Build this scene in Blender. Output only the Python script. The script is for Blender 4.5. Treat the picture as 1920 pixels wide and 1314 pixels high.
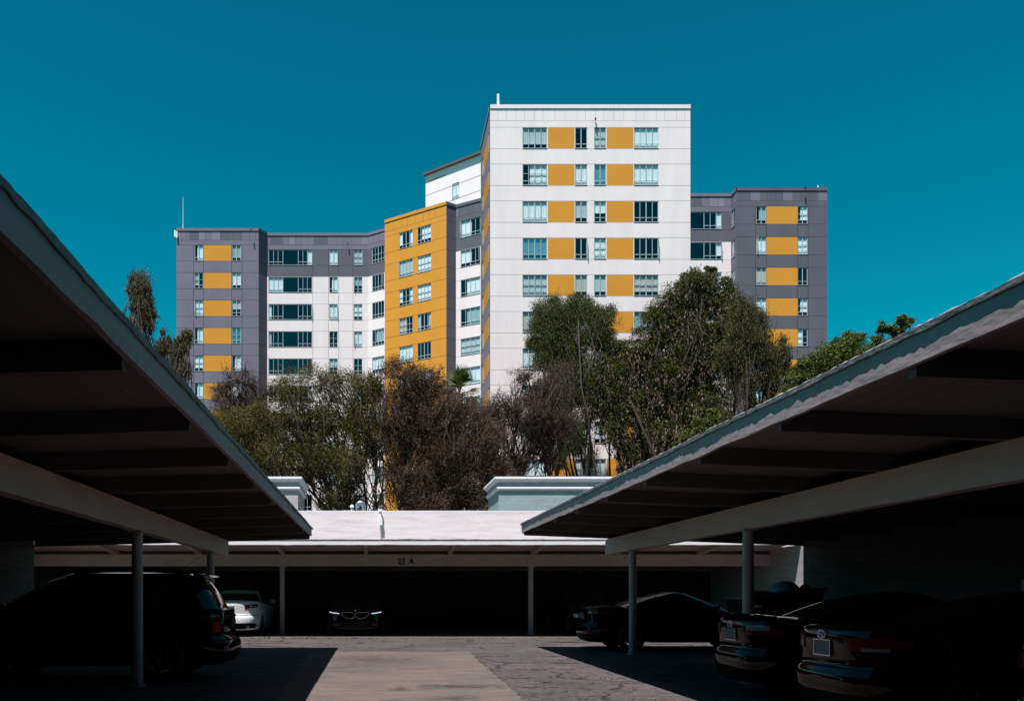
import bpy, math, random
import numpy as np
from mathutils import Vector, Matrix
random.seed(7)
R = math.radians
for o in list(bpy.data.objects): bpy.data.objects.remove(o)
scene = bpy.context.scene
COL = scene.collection

# ------------------------------------------------------------------ camera, sky, sun, exposure
F = 1560.0; VX = 700.0; VY = 1118.0; HC = 1.33      # the view looks straight down the courtyard (+Y)
cam = bpy.data.cameras.new('camera'); co = bpy.data.objects.new('camera', cam); COL.objects.link(co)
co.location = (0, 0, HC); co.rotation_euler = (R(90), 0, 0)
cam.sensor_width = 36; cam.lens = 36*F/1920
cam.shift_x = (960-VX)/1920; cam.shift_y = (VY-657)/1920
cam.clip_start = .05; cam.clip_end = 2000
scene.camera = co

SUN = Vector((.195, .31, -1)).normalized()           # direction the light travels
w = bpy.data.worlds.new('World'); scene.world = w; w.use_nodes = True
nt = w.node_tree; nt.nodes.clear()
sky = nt.nodes.new('ShaderNodeTexSky'); sky.sky_type = 'NISHITA'; sky.sun_disc = False
sky.sun_elevation = math.asin(-SUN.z)
sky.sun_rotation = math.atan2(-SUN.x, -SUN.y)
sky.air_density = 1.0; sky.dust_density = .3; sky.ozone_density = 2.0
tint = nt.nodes.new('ShaderNodeMix'); tint.data_type = 'RGBA'; tint.blend_type = 'MULTIPLY'
tint.inputs[0].default_value = 1; tint.inputs[7].default_value = (.0015, .50, .36, 1)
gam = nt.nodes.new('ShaderNodeGamma'); gam.inputs[1].default_value = 1.38
bg = nt.nodes.new('ShaderNodeBackground'); bg.inputs[1].default_value = .06
wo = nt.nodes.new('ShaderNodeOutputWorld')
# the air overhead is a thin neutral white-blue, deep teal lower down
gtc = nt.nodes.new('ShaderNodeTexCoord'); gsp = nt.nodes.new('ShaderNodeSeparateXYZ'); grp = nt.nodes.new('ShaderNodeValToRGB')
grp.color_ramp.elements[0].position = .60; grp.color_ramp.elements[0].color = (.0015, .60, .45, 1)
grp.color_ramp.elements[1].position = .95; grp.color_ramp.elements[1].color = (.75, .48, .32, 1)
nt.links.new(gtc.outputs['Generated'], gsp.inputs[0]); nt.links.new(gsp.outputs[2], grp.inputs[0]); nt.links.new(grp.outputs[0], tint.inputs[7])
nt.links.new(sky.outputs[0], gam.inputs[0]); nt.links.new(gam.outputs[0], tint.inputs[6])
nt.links.new(tint.outputs[2], bg.inputs[0]); nt.links.new(bg.outputs[0], wo.inputs[0])
sd = bpy.data.lights.new('sun', 'SUN'); so = bpy.data.objects.new('sun', sd); COL.objects.link(so)
sd.energy = 5.0; sd.angle = R(.5); sd.color = (1, .94, .93)
so.rotation_euler = SUN.to_track_quat('-Z', 'Y').to_euler()
scene.view_settings.view_transform = 'Standard'; scene.view_settings.look = 'None'
scene.view_settings.exposure = .95; scene.view_settings.gamma = 1
scene.cycles.max_bounces = 6; scene.cycles.transparent_max_bounces = 12
scene.cycles.use_denoising = True

def at(x, y, d): return Vector(((x-VX)*d/F, d, HC+(VY-y)*d/F))
def gz(y): return .006*(min(y, 34)-21)

# ------------------------------------------------------------------ materials
MATS = {}
def nodemat(name):
    m = bpy.data.materials.new(name); m.use_nodes = True
    MATS[name] = m
    return m, m.node_tree, m.node_tree.nodes['Principled BSDF']
def plain(name, col, rough=.6, metal=0, spec=.5, coat=0, var=0, vscale=3, bump=0, bscale=30, var2=None, stretch=None, rvar=0):
    """one surface with large and small procedural variation and a fine bump"""
    m, t, b = nodemat(name)
    b.inputs['Base Color'].default_value = (*col, 1); b.inputs['Roughness'].default_value = rough
    b.inputs['Metallic'].default_value = metal; b.inputs['Specular IOR Level'].default_value = spec
    b.inputs['Coat Weight'].default_value = coat; b.inputs['Coat Roughness'].default_value = .04
    if var or bump:
        tc = t.nodes.new('ShaderNodeTexCoord'); mp = t.nodes.new('ShaderNodeMapping')
        t.links.new(tc.outputs['Object'], mp.inputs[0])
        if stretch: mp.inputs['Scale'].default_value = stretch
    if var:
        n = t.nodes.new('ShaderNodeTexNoise'); n.inputs['Scale'].default_value = vscale; n.inputs['Detail'].default_value = 8
        n.inputs['Roughness'].default_value = .65
        t.links.new(mp.outputs[0], n.inputs[0])
        r = t.nodes.new('ShaderNodeValToRGB'); r.color_ramp.elements[0].position = .3; r.color_ramp.elements[1].position = .7
        c2 = var2 or tuple(min(1, c*(1+var)) for c in col)
        r.color_ramp.elements[0].color = (*[c*(1-var) for c in col], 1); r.color_ramp.elements[1].color = (*c2, 1)
        t.links.new(n.outputs[0], r.inputs[0]); t.links.new(r.outputs[0], b.inputs['Base Color'])
    if bump:
        n2 = t.nodes.new('ShaderNodeTexNoise'); n2.inputs['Scale'].default_value = bscale; n2.inputs['Detail'].default_value = 6
        bp = t.nodes.new('ShaderNodeBump'); bp.inputs['Strength'].default_value = bump; bp.inputs['Distance'].default_value = .02
        t.links.new(mp.outputs[0], n2.inputs[0]); t.links.new(n2.outputs[0], bp.inputs['Height']); t.links.new(bp.outputs[0], b.inputs['Normal'])
    return m
def brickmat(name, col, dark, strength=.5, var=.06):
    m, t, b = nodemat(name)
    b.inputs['Roughness'].default_value = .75; b.inputs['Specular IOR Level'].default_value = .14
    tc = t.nodes.new('ShaderNodeTexCoord'); sp = t.nodes.new('ShaderNodeSeparateXYZ'); ad = t.nodes.new('ShaderNodeMath'); cb = t.nodes.new('ShaderNodeCombineXYZ')
    t.links.new(tc.outputs['Object'], sp.inputs[0]); t.links.new(sp.outputs[0], ad.inputs[0]); t.links.new(sp.outputs[1], ad.inputs[1])
    t.links.new(ad.outputs[0], cb.inputs[0]); t.links.new(sp.outputs[2], cb.inputs[1])
    nz = t.nodes.new('ShaderNodeTexNoise'); nz.inputs['Scale'].default_value = 6; nz.inputs['Detail'].default_value = 3
    mx = t.nodes.new('ShaderNodeVectorMath'); mx.operation = 'MULTIPLY_ADD'; mx.inputs[1].default_value = (.012, .012, .012)
    t.links.new(tc.outputs['Object'], nz.inputs[0]); t.links.new(nz.outputs[1], mx.inputs[0]); t.links.new(cb.outputs[0], mx.inputs[2])
    bk = t.nodes.new('ShaderNodeTexBrick'); bk.inputs['Scale'].default_value = 1
    bk.inputs['Brick Width'].default_value = .215; bk.inputs['Row Height'].default_value = .075; bk.inputs['Mortar Size'].default_value = .007
    bk.inputs['Mortar Smooth'].default_value = .4
    bk.inputs['Color1'].default_value = (*col, 1); bk.inputs['Color2'].default_value = (*[c*(1-var) for c in col], 1); bk.inputs['Mortar'].default_value = (*dark, 1)
    t.links.new(mx.outputs[0], bk.inputs[0])
    n = t.nodes.new('ShaderNodeTexNoise'); n.inputs['Scale'].default_value = 1.3; n.inputs['Detail'].default_value = 9; n.inputs['Roughness'].default_value = .7
    st = t.nodes.new('ShaderNodeMapping'); st.inputs['Scale'].default_value = (.5, .5, 5)
    t.links.new(tc.outputs['Object'], st.inputs[0]); t.links.new(st.outputs[0], n.inputs[0])
    rr = t.nodes.new('ShaderNodeValToRGB'); rr.color_ramp.elements[0].color = (.80, .80, .80, 1); rr.color_ramp.elements[0].position = .32; rr.color_ramp.elements[1].position = .55
    t.links.new(n.outputs[0], rr.inputs[0])
    mm = t.nodes.new('ShaderNodeMix'); mm.data_type = 'RGBA'; mm.blend_type = 'MULTIPLY'; mm.inputs[0].default_value = 1
    t.links.new(bk.outputs[0], mm.inputs[6]); t.links.new(rr.outputs[0], mm.inputs[7]); t.links.new(mm.outputs[2], b.inputs['Base Color'])
    n3 = t.nodes.new('ShaderNodeTexNoise'); n3.inputs['Scale'].default_value = 25
    t.links.new(tc.outputs['Object'], n3.inputs[0])
    h = t.nodes.new('ShaderNodeMath'); h.operation = 'MULTIPLY_ADD'; h.inputs[1].default_value = -1
    t.links.new(bk.outputs['Fac'], h.inputs[0]); t.links.new(n3.outputs[0], h.inputs[2])
    bp = t.nodes.new('ShaderNodeBump'); bp.inputs['Strength'].default_value = strength; bp.inputs['Distance'].default_value = .012
    t.links.new(h.outputs[0], bp.inputs['Height']); t.links.new(bp.outputs[0], b.inputs['Normal'])
    return m
WHITE = (.765, .695, .69)
plain('facade_white', WHITE, .8, spec=.1, var=.05, vscale=1.3, stretch=(1, 1, .16), bump=.15, bscale=3)
plain('facade_grey', (.160, .152, .198), .75, spec=.15, var=.09, vscale=.6, stretch=(1, 1, .4))
plain('facade_slate', (.105, .107, .132), .75, spec=.15, var=.09, vscale=.6, stretch=(1, 1, .4))
plain('facade_violet', (.215, .190, .235), .75, spec=.15, var=.09, vscale=.8)
plain('facade_yellow', (.60, .265, .036), .8, spec=.1, var=.04, vscale=.5, bump=.1, bscale=3)
plain('joint', (.36, .33, .33), .9)
plain('joint_dark', (.035, .035, .045), .9)
plain('joint_yellow', (.20, .09, .015), .9)
plain('interior', (.008, .010, .011), .9, spec=.1)
plain('window_metal', (.42, .45, .46), .5)
plain('curtain_white', (.88, .90, .92), .9, var=.06, vscale=6)
plain('curtain_grey', (.55, .60, .62), .9, var=.1, vscale=6)
plain('curtain_warm', (.60, .52, .48), .9, var=.1, vscale=6)
plain('curtain_teal', (.34, .50, .52), .9, var=.1, vscale=6)
def glassmat(name, tcol, refl):
    m, t, b = nodemat(name)
    t.nodes.remove(b)
    tr = t.nodes.new('ShaderNodeBsdfTransparent'); tr.inputs[0].default_value = (*tcol, 1)
    gl = t.nodes.new('ShaderNodeBsdfGlossy'); gl.inputs['Roughness'].default_value = .03; gl.inputs[0].default_value = (.75, .95, 1, 1)
    lw = t.nodes.new('ShaderNodeLayerWeight'); fr = t.nodes.new('ShaderNodeMath'); fr.operation = 'POWER'; fr.inputs[1].default_value = 5
    t.links.new(lw.outputs['Facing'], fr.inputs[0])
    ad = t.nodes.new('ShaderNodeMath'); ad.operation = 'MULTIPLY_ADD'; ad.inputs[1].default_value = .85; ad.inputs[2].default_value = refl+.04
    mx = t.nodes.new('ShaderNodeMixShader')
    t.links.new(fr.outputs[0], ad.inputs[0]); t.links.new(ad.outputs[0], mx.inputs[0]); t.links.new(tr.outputs[0], mx.inputs[1]); t.links.new(gl.outputs[0], mx.inputs[2])
    t.links.new(mx.outputs[0], t.nodes['Material Output'].inputs[0])
    return m
glassmat('glass', (.87, .955, .955), .03)
glassmat('glass_mirror', (.45, .62, .64), .30)
plain('paint_grey', (.36, .30, .29), .6, spec=.3, var=.10, vscale=2.5, bump=.6, bscale=18, stretch=(1, .35, 1))
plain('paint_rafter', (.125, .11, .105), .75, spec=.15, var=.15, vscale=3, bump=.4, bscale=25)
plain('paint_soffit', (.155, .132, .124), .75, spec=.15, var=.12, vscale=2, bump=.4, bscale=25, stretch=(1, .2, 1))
plain('paint_deck', (.46, .38, .35), .75, spec=.15, var=.12, vscale=2, bump=.4, bscale=25, stretch=(.2, 1, 1))
plain('paint_white', (.74, .73, .75), .6, spec=.3, var=.06, vscale=2.5, bump=.3, bscale=20)
plain('paint_fascia', (.265, .222, .235), .6, spec=.3, var=.12, vscale=2.5, bump=.35, bscale=16, stretch=(1, .35, 1))
plain('paint_beam', (.50, .385, .36), .65, spec=.25, var=.12, vscale=2.5, bump=.6, bscale=18, stretch=(1, .35, 1))
plain('post_paint', (.42, .34, .33), .5, spec=.4, var=.12, vscale=4, bump=.1)
plain('roofing', (.13, .13, .14), .85, var=.35, vscale=5, bump=1, bscale=14)
plain('roofing_edge', (.17, .175, .19), .75, var=.45, vscale=9, bump=.35, bscale=40, stretch=(1, .4, 1))
brickmat('brick_white', (.77, .715, .725), (.73, .675, .685), .35, .03)
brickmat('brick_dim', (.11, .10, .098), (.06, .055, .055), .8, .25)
brickmat('brick_shade', (.040, .036, .035), (.025, .022, .022), .8, .25)  # white wall's shade put into the colour; also covers the added block
brickmat('brick_blue', (.30, .40, .42), (.22, .30, .32), .6, .12)
brickmat('brick_pale', (.46, .45, .46), (.34, .34, .35), .6, .1)
plain('cornice_white', (.78, .78, .80), .6, var=.05)
plain('cornice_blue', (.30, .34, .38), .6, var=.08)
plain('galvanised', (.55, .58, .62), .28, metal=.85, var=.12, vscale=8)
plain('black_paint', (.012, .012, .012), .5)
plain('red_paint', (.16, .03, .02), .6)
plain('bark', (.034, .023, .017), .9, var=.35, vscale=6, bump=1, bscale=20)
plain('bark_pale', (.085, .072, .062), .9, var=.3, vscale=6, bump=1, bscale=20)
def leafmat(name, c1, c2, c3=None):
    m, t, b = nodemat(name)
    b.inputs['Roughness'].default_value = .6; b.inputs['Specular IOR Level'].default_value = .25
    g = t.nodes.new('ShaderNodeNewGeometry'); r = t.nodes.new('ShaderNodeValToRGB')
    r.color_ramp.elements[0].color = (*c1, 1); r.color_ramp.elements[1].color = (*c2, 1)
    if c3: e = r.color_ramp.elements.new(.75); e.color = (*c2, 1); e.position = .80; r.color_ramp.elements[-1].color = (*c3, 1)
    t.links.new(g.outputs['Random Per Island'], r.inputs[0]); t.links.new(r.outputs[0], b.inputs['Base Color'])
    tl = t.nodes.new('ShaderNodeBsdfTranslucent'); mx = t.nodes.new('ShaderNodeMixShader'); mx.inputs[0].default_value = .22
    t.links.new(r.outputs[0], tl.inputs[0]); t.links.new(b.outputs[0], mx.inputs[1]); t.links.new(tl.outputs[0], mx.inputs[2])
    t.links.new(mx.outputs[0], t.nodes['Material Output'].inputs[0])
    return m
leafmat('leaf_dark', (.014, .024, .004), (.082, .094, .012))
leafmat('leaf_mid', (.014, .024, .003), (.100, .115, .012))
leafmat('leaf_bright', (.030, .048, .005), (.12, .145, .020))
leafmat('leaf_feather', (.024, .024, .005), (.115, .110, .014), (.095, .062, .038))
leafmat('leaf_brown', (.034, .020, .012), (.11, .064, .036), (.085, .095, .014))
leafmat('leaf_purple', (.036, .023, .018), (.105, .070, .052), (.085, .06, .11))
leafmat('pods', (.06, .042, .030), (.20, .145, .11))
leafmat('leaf_gum', (.026, .024, .010), (.115, .092, .040))
leafmat('leaf_olive', (.015, .018, .004), (.082, .078, .016), (.095, .065, .035))
leafmat('leaf_dusk', (.026, .017, .010), (.095, .056, .034), (.075, .055, .095))
leafmat('leaf_palm', (.03, .05, .008), (.13, .17, .035))
leafmat('weed', (.03, .035, .006), (.09, .085, .02))

# ------------------------------------------------------------------ mesh helpers
class MB:
    def __init__(s): s.v = []; s.f = []; s.m = []
    def quad(s, a, b, c, d, m=0):
        n = len(s.v); s.v += [tuple(a), tuple(b), tuple(c), tuple(d)]; s.f.append((n, n+1, n+2, n+3)); s.m.append(m)
    def poly(s, pts, m=0):
        n = len(s.v); s.v += [tuple(p) for p in pts]; s.f.append(tuple(range(n, n+len(pts)))); s.m.append(m)
    def box(s, x0, x1, y0, y1, z0, z1, m=0):
        s.hexa([(x0,y0,z0),(x1,y0,z0),(x1,y1,z0),(x0,y1,z0),(x0,y0,z1),(x1,y0,z1),(x1,y1,z1),(x0,y1,z1)], m)
    def hexa(s, p, m=0):
        n = len(s.v); s.v += [tuple(q) for q in p]
        for f in ((3,2,1,0),(4,5,6,7),(0,1,5,4),(1,2,6,5),(2,3,7,6),(3,0,4,7)):
            s.f.append(tuple(n+i for i in f)); s.m.append(m)
    def obox(s, o, u, v, n, m=0):
        """box from corner o along vectors u, v, n"""
        o, u, v, n = map(Vector, (o, u, v, n))
        s.hexa([o, o+u, o+u+v, o+v, o+n, o+u+n, o+u+v+n, o+v+n], m)
    def tube(s, p0, p1, r0, r1, k=8, m=0, caps=True):
        p0, p1 = Vector(p0), Vector(p1); d = (p1-p0)
        if d.length < 1e-6: return
        q = d.to_track_quat('Z', 'Y'); n = len(s.v)
        for (p, r) in ((p0, r0), (p1, r1)):
            for i in range(k):
                a = 2*math.pi*i/k; s.v.append(tuple(p+q@Vector((r*math.cos(a), r*math.sin(a), 0))))
        for i in range(k):
            j = (i+1) % k; s.f.append((n+i, n+j, n+k+j, n+k+i)); s.m.append(m)
        if caps:
            s.f.append(tuple(n+i for i in range(k))[::-1]); s.m.append(m)
            s.f.append(tuple(n+k+i for i in range(k))); s.m.append(m)
    def path(s, pts, rs, k=8, m=0):
        """one swept tube through a list of points"""
        n0 = len(s.v); P = [Vector(p) for p in pts]
        for i, p in enumerate(P):
            d = (P[min(i+1, len(P)-1)]-P[max(i-1, 0)]).normalized(); q = d.to_track_quat('Z', 'Y')
            for j in range(k):
                a = 2*math.pi*j/k; s.v.append(tuple(p+q@Vector((rs[i]*math.cos(a), rs[i]*math.sin(a), 0))))
        for i in range(len(P)-1):
            for j in range(k):
                jj = (j+1) % k
                s.f.append((n0+i*k+j, n0+i*k+jj, n0+(i+1)*k+jj, n0+(i+1)*k+j)); s.m.append(m)
        s.f.append(tuple(n0+j for j in range(k))[::-1]); s.m.append(m)
        s.f.append(tuple(n0+(len(P)-1)*k+j for j in range(k))); s.m.append(m)
    def lathe(s, prof, axis_o, axis, k=20, m=0):
        q = Vector(axis).to_track_quat('Z', 'Y'); o = Vector(axis_o); n0 = len(s.v)
        for (h, r) in prof:
            for j in range(k):
                a = 2*math.pi*j/k; s.v.append(tuple(o+q@Vector((r*math.cos(a), r*math.sin(a), h))))
        for i in range(len(prof)-1):
            for j in range(k):
                jj = (j+1) % k; s.f.append((n0+i*k+j, n0+i*k+jj, n0+(i+1)*k+jj, n0+(i+1)*k+j)); s.m.append(m)
    def grid(s, G, m=0, closed=False):
        n0 = len(s.v); h = len(G); wd = len(G[0])
        for row in G: s.v += [tuple(p) for p in row]
        for i in range(h-1):
            for j in range(wd if closed else wd-1):
                jj = (j+1) % wd
                s.f.append((n0+i*wd+j, n0+i*wd+jj, n0+(i+1)*wd+jj, n0+(i+1)*wd+j)); s.m.append(m)
    def build(s, name, mats, parent=None, smooth=False, **tags):
        me = bpy.data.meshes.new(name); me.from_pydata(s.v, [], s.f)
        if isinstance(mats, str): mats = [mats]
        for mm in mats: me.materials.append(MATS[mm])
        if len(mats) > 1: me.polygons.foreach_set('material_index', s.m)
        if smooth: me.polygons.foreach_set('use_smooth', [True]*len(s.f))
        me.update()
        o = bpy.data.objects.new(name, me); COL.objects.link(o)
        if parent: o.parent = parent
        for k, v in tags.items(): o[k] = v
        return o
def empty(name, loc, rz=0, **tags):
    o = bpy.data.objects.new(name, None); COL.objects.link(o); o.location = loc; o.rotation_euler = (0, 0, rz)
    o.empty_display_size = .2
    for k, v in tags.items(): o[k] = v
    return o
def copy_tree(o, parent=None, **tags):
    c = o.copy(); COL.objects.link(c); c.parent = parent
    for ch in list(o.children): copy_tree(ch, c)
    for k, v in tags.items(): c[k] = v
    return c

# ------------------------------------------------------------------ ground
def groundmat(name, base, alt, crack=.5, fine=120, stain=None):
    m, t, b = nodemat(name)
    L = t.links.new
    b.inputs['Roughness'].default_value = .92; b.inputs['Specular IOR Level'].default_value = .15
    tc = t.nodes.new('ShaderNodeTexCoord')
    n1 = t.nodes.new('ShaderNodeTexNoise'); n1.inputs['Scale'].default_value = .55; n1.inputs['Detail'].default_value = 10; n1.inputs['Roughness'].default_value = .7
    L(tc.outputs['Object'], n1.inputs[0])
    r1 = t.nodes.new('ShaderNodeValToRGB'); r1.color_ramp.elements[0].position = .33; r1.color_ramp.elements[1].position = .66
    r1.color_ramp.elements[0].color = (*alt, 1); r1.color_ramp.elements[1].color = (*base, 1); L(n1.outputs[0], r1.inputs[0])
    n2 = t.nodes.new('ShaderNodeTexNoise'); n2.inputs['Scale'].default_value = fine; n2.inputs['Detail'].default_value = 2
    L(tc.outputs['Object'], n2.inputs[0])
    r2 = t.nodes.new('ShaderNodeValToRGB'); r2.color_ramp.elements[0].position = .3; r2.color_ramp.elements[1].position = .72
    lo = .55 if crack else .85
    r2.color_ramp.elements[0].color = (lo, lo, lo, 1); r2.color_ramp.elements[1].color = (1.25, 1.22, 1.2, 1); L(n2.outputs[0], r2.inputs[0])
    mx = t.nodes.new('ShaderNodeMix'); mx.data_type = 'RGBA'; mx.blend_type = 'MULTIPLY'; mx.inputs[0].default_value = 1
    L(r1.outputs[0], mx.inputs[6]); L(r2.outputs[0], mx.inputs[7]); last = mx.outputs[2]
    n6 = t.nodes.new('ShaderNodeTexNoise'); n6.inputs['Scale'].default_value = 9; n6.inputs['Detail'].default_value = 7; n6.inputs['Roughness'].default_value = .8
    L(tc.outputs['Object'], n6.inputs[0])
    r6 = t.nodes.new('ShaderNodeValToRGB'); r6.color_ramp.elements[0].position = .38; r6.color_ramp.elements[1].position = .62
    k6 = .50 if crack == .35 else .88
    r6.color_ramp.elements[0].color = (k6, k6, k6, 1); r6.color_ramp.elements[1].color = (1.22 if crack == .35 else 1.06,)*3+(1,); L(n6.outputs[0], r6.inputs[0])
    m6 = t.nodes.new('ShaderNodeMix'); m6.data_type = 'RGBA'; m6.blend_type = 'MULTIPLY'; m6.inputs[0].default_value = 1
    L(last, m6.inputs[6]); L(r6.outputs[0], m6.inputs[7]); last = m6.outputs[2]
    # long streaks across the drive, from wear
    mp = t.nodes.new('ShaderNodeMapping'); mp.inputs['Scale'].default_value = (.5, 3.2, 1)
    n3 = t.nodes.new('ShaderNodeTexNoise'); n3.inputs['Scale'].default_value = 1.6; n3.inputs['Detail'].default_value = 8; n3.inputs['Roughness'].default_value = .7
    L(tc.outputs['Object'], mp.inputs[0]); L(mp.outputs[0], n3.inputs[0])
    r3 = t.nodes.new('ShaderNodeValToRGB'); r3.color_ramp.elements[0].position = .35; r3.color_ramp.elements[1].position = .6
    r3.color_ramp.elements[0].color = (.74, .75, .78, 1); r3.color_ramp.elements[1].color = (1.06, 1.05, 1.03, 1); L(n3.outputs[0], r3.inputs[0])
    m3 = t.nodes.new('ShaderNodeMix'); m3.data_type = 'RGBA'; m3.blend_type = 'MULTIPLY'; m3.inputs[0].default_value = 1
    L(last, m3.inputs[6]); L(r3.outputs[0], m3.inputs[7]); last = m3.outputs[2]
    height = n2.outputs[0]
    if crack:
        dn = t.nodes.new('ShaderNodeTexNoise'); dn.inputs['Scale'].default_value = 1.8; dn.inputs['Detail'].default_value = 5
        vm = t.nodes.new('ShaderNodeVectorMath'); vm.operation = 'MULTIPLY_ADD'; vm.inputs[1].default_value = (.8, .8, 0)
        mc = t.nodes.new('ShaderNodeMapping'); mc.inputs['Scale'].default_value = (.55, 1.0, 1)
        vo = t.nodes.new('ShaderNodeTexVoronoi'); vo.feature = 'DISTANCE_TO_EDGE'; vo.inputs['Scale'].default_value = .9
        L(tc.outputs['Object'], dn.inputs[0]); L(dn.outputs[1], vm.inputs[0]); L(tc.outputs['Object'], vm.inputs[2]); L(vm.outputs[0], mc.inputs[0]); L(mc.outputs[0], vo.inputs[0])
        rc = t.nodes.new('ShaderNodeValToRGB'); rc.color_ramp.elements[0].position = .008; rc.color_ramp.elements[1].position = .030
        rc.color_ramp.elements[0].color = (crack, crack, crack*.8, 1); rc.color_ramp.elements[1].color = (1, 1, 1, 1); L(vo.outputs[0], rc.inputs[0])
        m4 = t.nodes.new('ShaderNodeMix'); m4.data_type = 'RGBA'; m4.blend_type = 'MULTIPLY'; m4.inputs[0].default_value = 1
        L(last, m4.inputs[6]); L(rc.outputs[0], m4.inputs[7]); last = m4.outputs[2]
    if stain:
        # old oil and scrape stains with places of their own on the slab
        for (sx, sy, rx, ry, k) in stain:
            ms = t.nodes.new('ShaderNodeMapping'); ms.inputs['Location'].default_value = (-sx/rx, -sy/ry, 0); ms.inputs['Scale'].default_value = (1/rx, 1/ry, 0)
            L(tc.outputs['Object'], ms.inputs[0])
            ln = t.nodes.new('ShaderNodeVectorMath'); ln.operation = 'LENGTH'; L(ms.outputs[0], ln.inputs[0])
            ns = t.nodes.new('ShaderNodeTexNoise'); ns.inputs['Scale'].default_value = 5; ns.inputs['Detail'].default_value = 6
            mq = t.nodes.new('ShaderNodeMapping'); mq.inputs['Scale'].default_value = (1.2, 1, 1); L(tc.outputs['Object'], mq.inputs[0]); L(mq.outputs[0], ns.inputs[0])
            aa = t.nodes.new('ShaderNodeMath'); aa.operation = 'MULTIPLY_ADD'; aa.inputs[1].default_value = 1.8; L(ns.outputs[0], aa.inputs[0]); L(ln.outputs[1], aa.inputs[2])
            rs = t.nodes.new('ShaderNodeValToRGB'); rs.color_ramp.elements[0].position = .55; rs.color_ramp.elements[1].position = 1.0
            hh = t.nodes.new('ShaderNodeMath'); hh.operation = 'MULTIPLY'; hh.inputs[1].default_value = .55; L(aa.outputs[0], hh.inputs[0]); L(hh.outputs[0], rs.inputs[0])
            rs.color_ramp.elements[0].color = (k, k*1.05, k*1.12, 1); rs.color_ramp.elements[1].color = (1, 1, 1, 1)
            m5 = t.nodes.new('ShaderNodeMix'); m5.data_type = 'RGBA'; m5.blend_type = 'MULTIPLY'; m5.inputs[0].default_value = 1
            L(last, m5.inputs[6]); L(rs.outputs[0], m5.inputs[7]); last = m5.outputs[2]
    L(last, b.inputs['Base Color'])
    bp = t.nodes.new('ShaderNodeBump'); bp.inputs['Strength'].default_value = .6; bp.inputs['Distance'].default_value = .008
    L(height, bp.inputs['Height']); L(bp.outputs[0], b.inputs['Normal'])
groundmat('asphalt', (.102, .091, .090), (.060, .055, .057), crack=.35, fine=42)
groundmat('concrete', (.112, .092, .080), (.076, .067, .062), crack=0, fine=60,
          stain=[(.05, 17.6, 1.5, 2.2, .58), (1.35, 12.75, 1.1, .42, .42), (1.15, 11.3, .45, .5, .5), (.2, 11.0, .25, .3, .5), (.4, 12.4, .3, .3, .45)])
groundmat('apron_concrete', (.105, .092, .088), (.078, .070, .068), crack=.6, fine=60)
g = MB()
ys = [-400, -60, 5, 10, 15, 20, 25, 30, 34, 60, 900]
for a, b_ in zip(ys[:-1], ys[1:]):
    za, zb = gz(max(a, -20)), gz(b_)
    g.quad((-600, a, za), (600, a, za), (600, b_, zb), (-600, b_, zb))
g.build('ground', 'asphalt', kind='structure')
g = MB()
ed = [(-9, -1.02, 1.62), (2, -1.12, 1.78), (8, -1.22, 1.93), (14, -1.38, 2.12), (20.2, -1.52, 2.34)]
for (a, l0, r0), (b_, l1, r1) in zip(ed[:-1], ed[1:]):
    K = 6
    for i in range(K):
        y0 = a+(b_-a)*i/K; y1 = a+(b_-a)*(i+1)/K
        la, lb = l0+(l1-l0)*i/K, l0+(l1-l0)*(i+1)/K; ra, rb = r0+(r1-r0)*i/K, r0+(r1-r0)*(i+1)/K
        g.quad((la, y0, gz(y0)+.005), (ra, y0, gz(y0)+.005), (rb, y1, gz(y1)+.005), (lb, y1, gz(y1)+.005))
g.build('driveway', 'concrete', kind='structure')
g = MB()
for i in range(12):
    y0 = 25.75+i*.62; y1 = y0+.62; g.quad((-11.79, y0, gz(y0)+.005), (13.39, y0, gz(y0)+.005), (13.39, y1, gz(y1)+.005), (-11.79, y1, gz(y1)+.005))
g.build('apron', 'apron_concrete', kind='structure')
# weeds in the cracks
g = MB(); rw = random.Random(3)
def tuft(x, y, s):
    for _ in range(14):
        a = rw.uniform(0, 6.28); r = rw.uniform(0, .10)*s; px, py = x+r*math.cos(a), y+r*math.sin(a)*.5
        h = rw.uniform(.015, .06)*s; dx, dy = rw.uniform(-.04, .04)*s, rw.uniform(-.04, .04)*s; z = gz(py)+.003
        g.poly([(px-.006*s, py, z), (px+.006*s, py, z), (px+dx, py+dy, z+h)])
for i in range(46): tuft(rw.uniform(-4.2, 7.2), rw.gauss(25.76, .06), rw.uniform(.4, 1.1))
tuft(-3.25, 26.0, 2.0); tuft(-2.9, 26.1, 1.4); tuft(-2.0, 26.2, 1.5); tuft(5.3, 26.2, 1.6)
for i in range(60):
    y = rw.uniform(9.5, 18.5); tuft(1.97+.03*(y-9)+rw.gauss(0, .012), y, .45)
for yy in (17.0, 15.5, 14.1, 13.3, 12.2, 11.2):
    x0 = rw.uniform(2.5, 3.1); x1 = rw.uniform(3.7, 4.4); x = x0; y = yy
    while x < x1:
        tuft(x, y, rw.uniform(.3, .75)); x += rw.choice((.04, .06, .1, .3)); y += rw.gauss(0, .05)
g.build('weeds', 'weed', kind='stuff', label='low green weeds growing in the cracks of the driveway')

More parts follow.
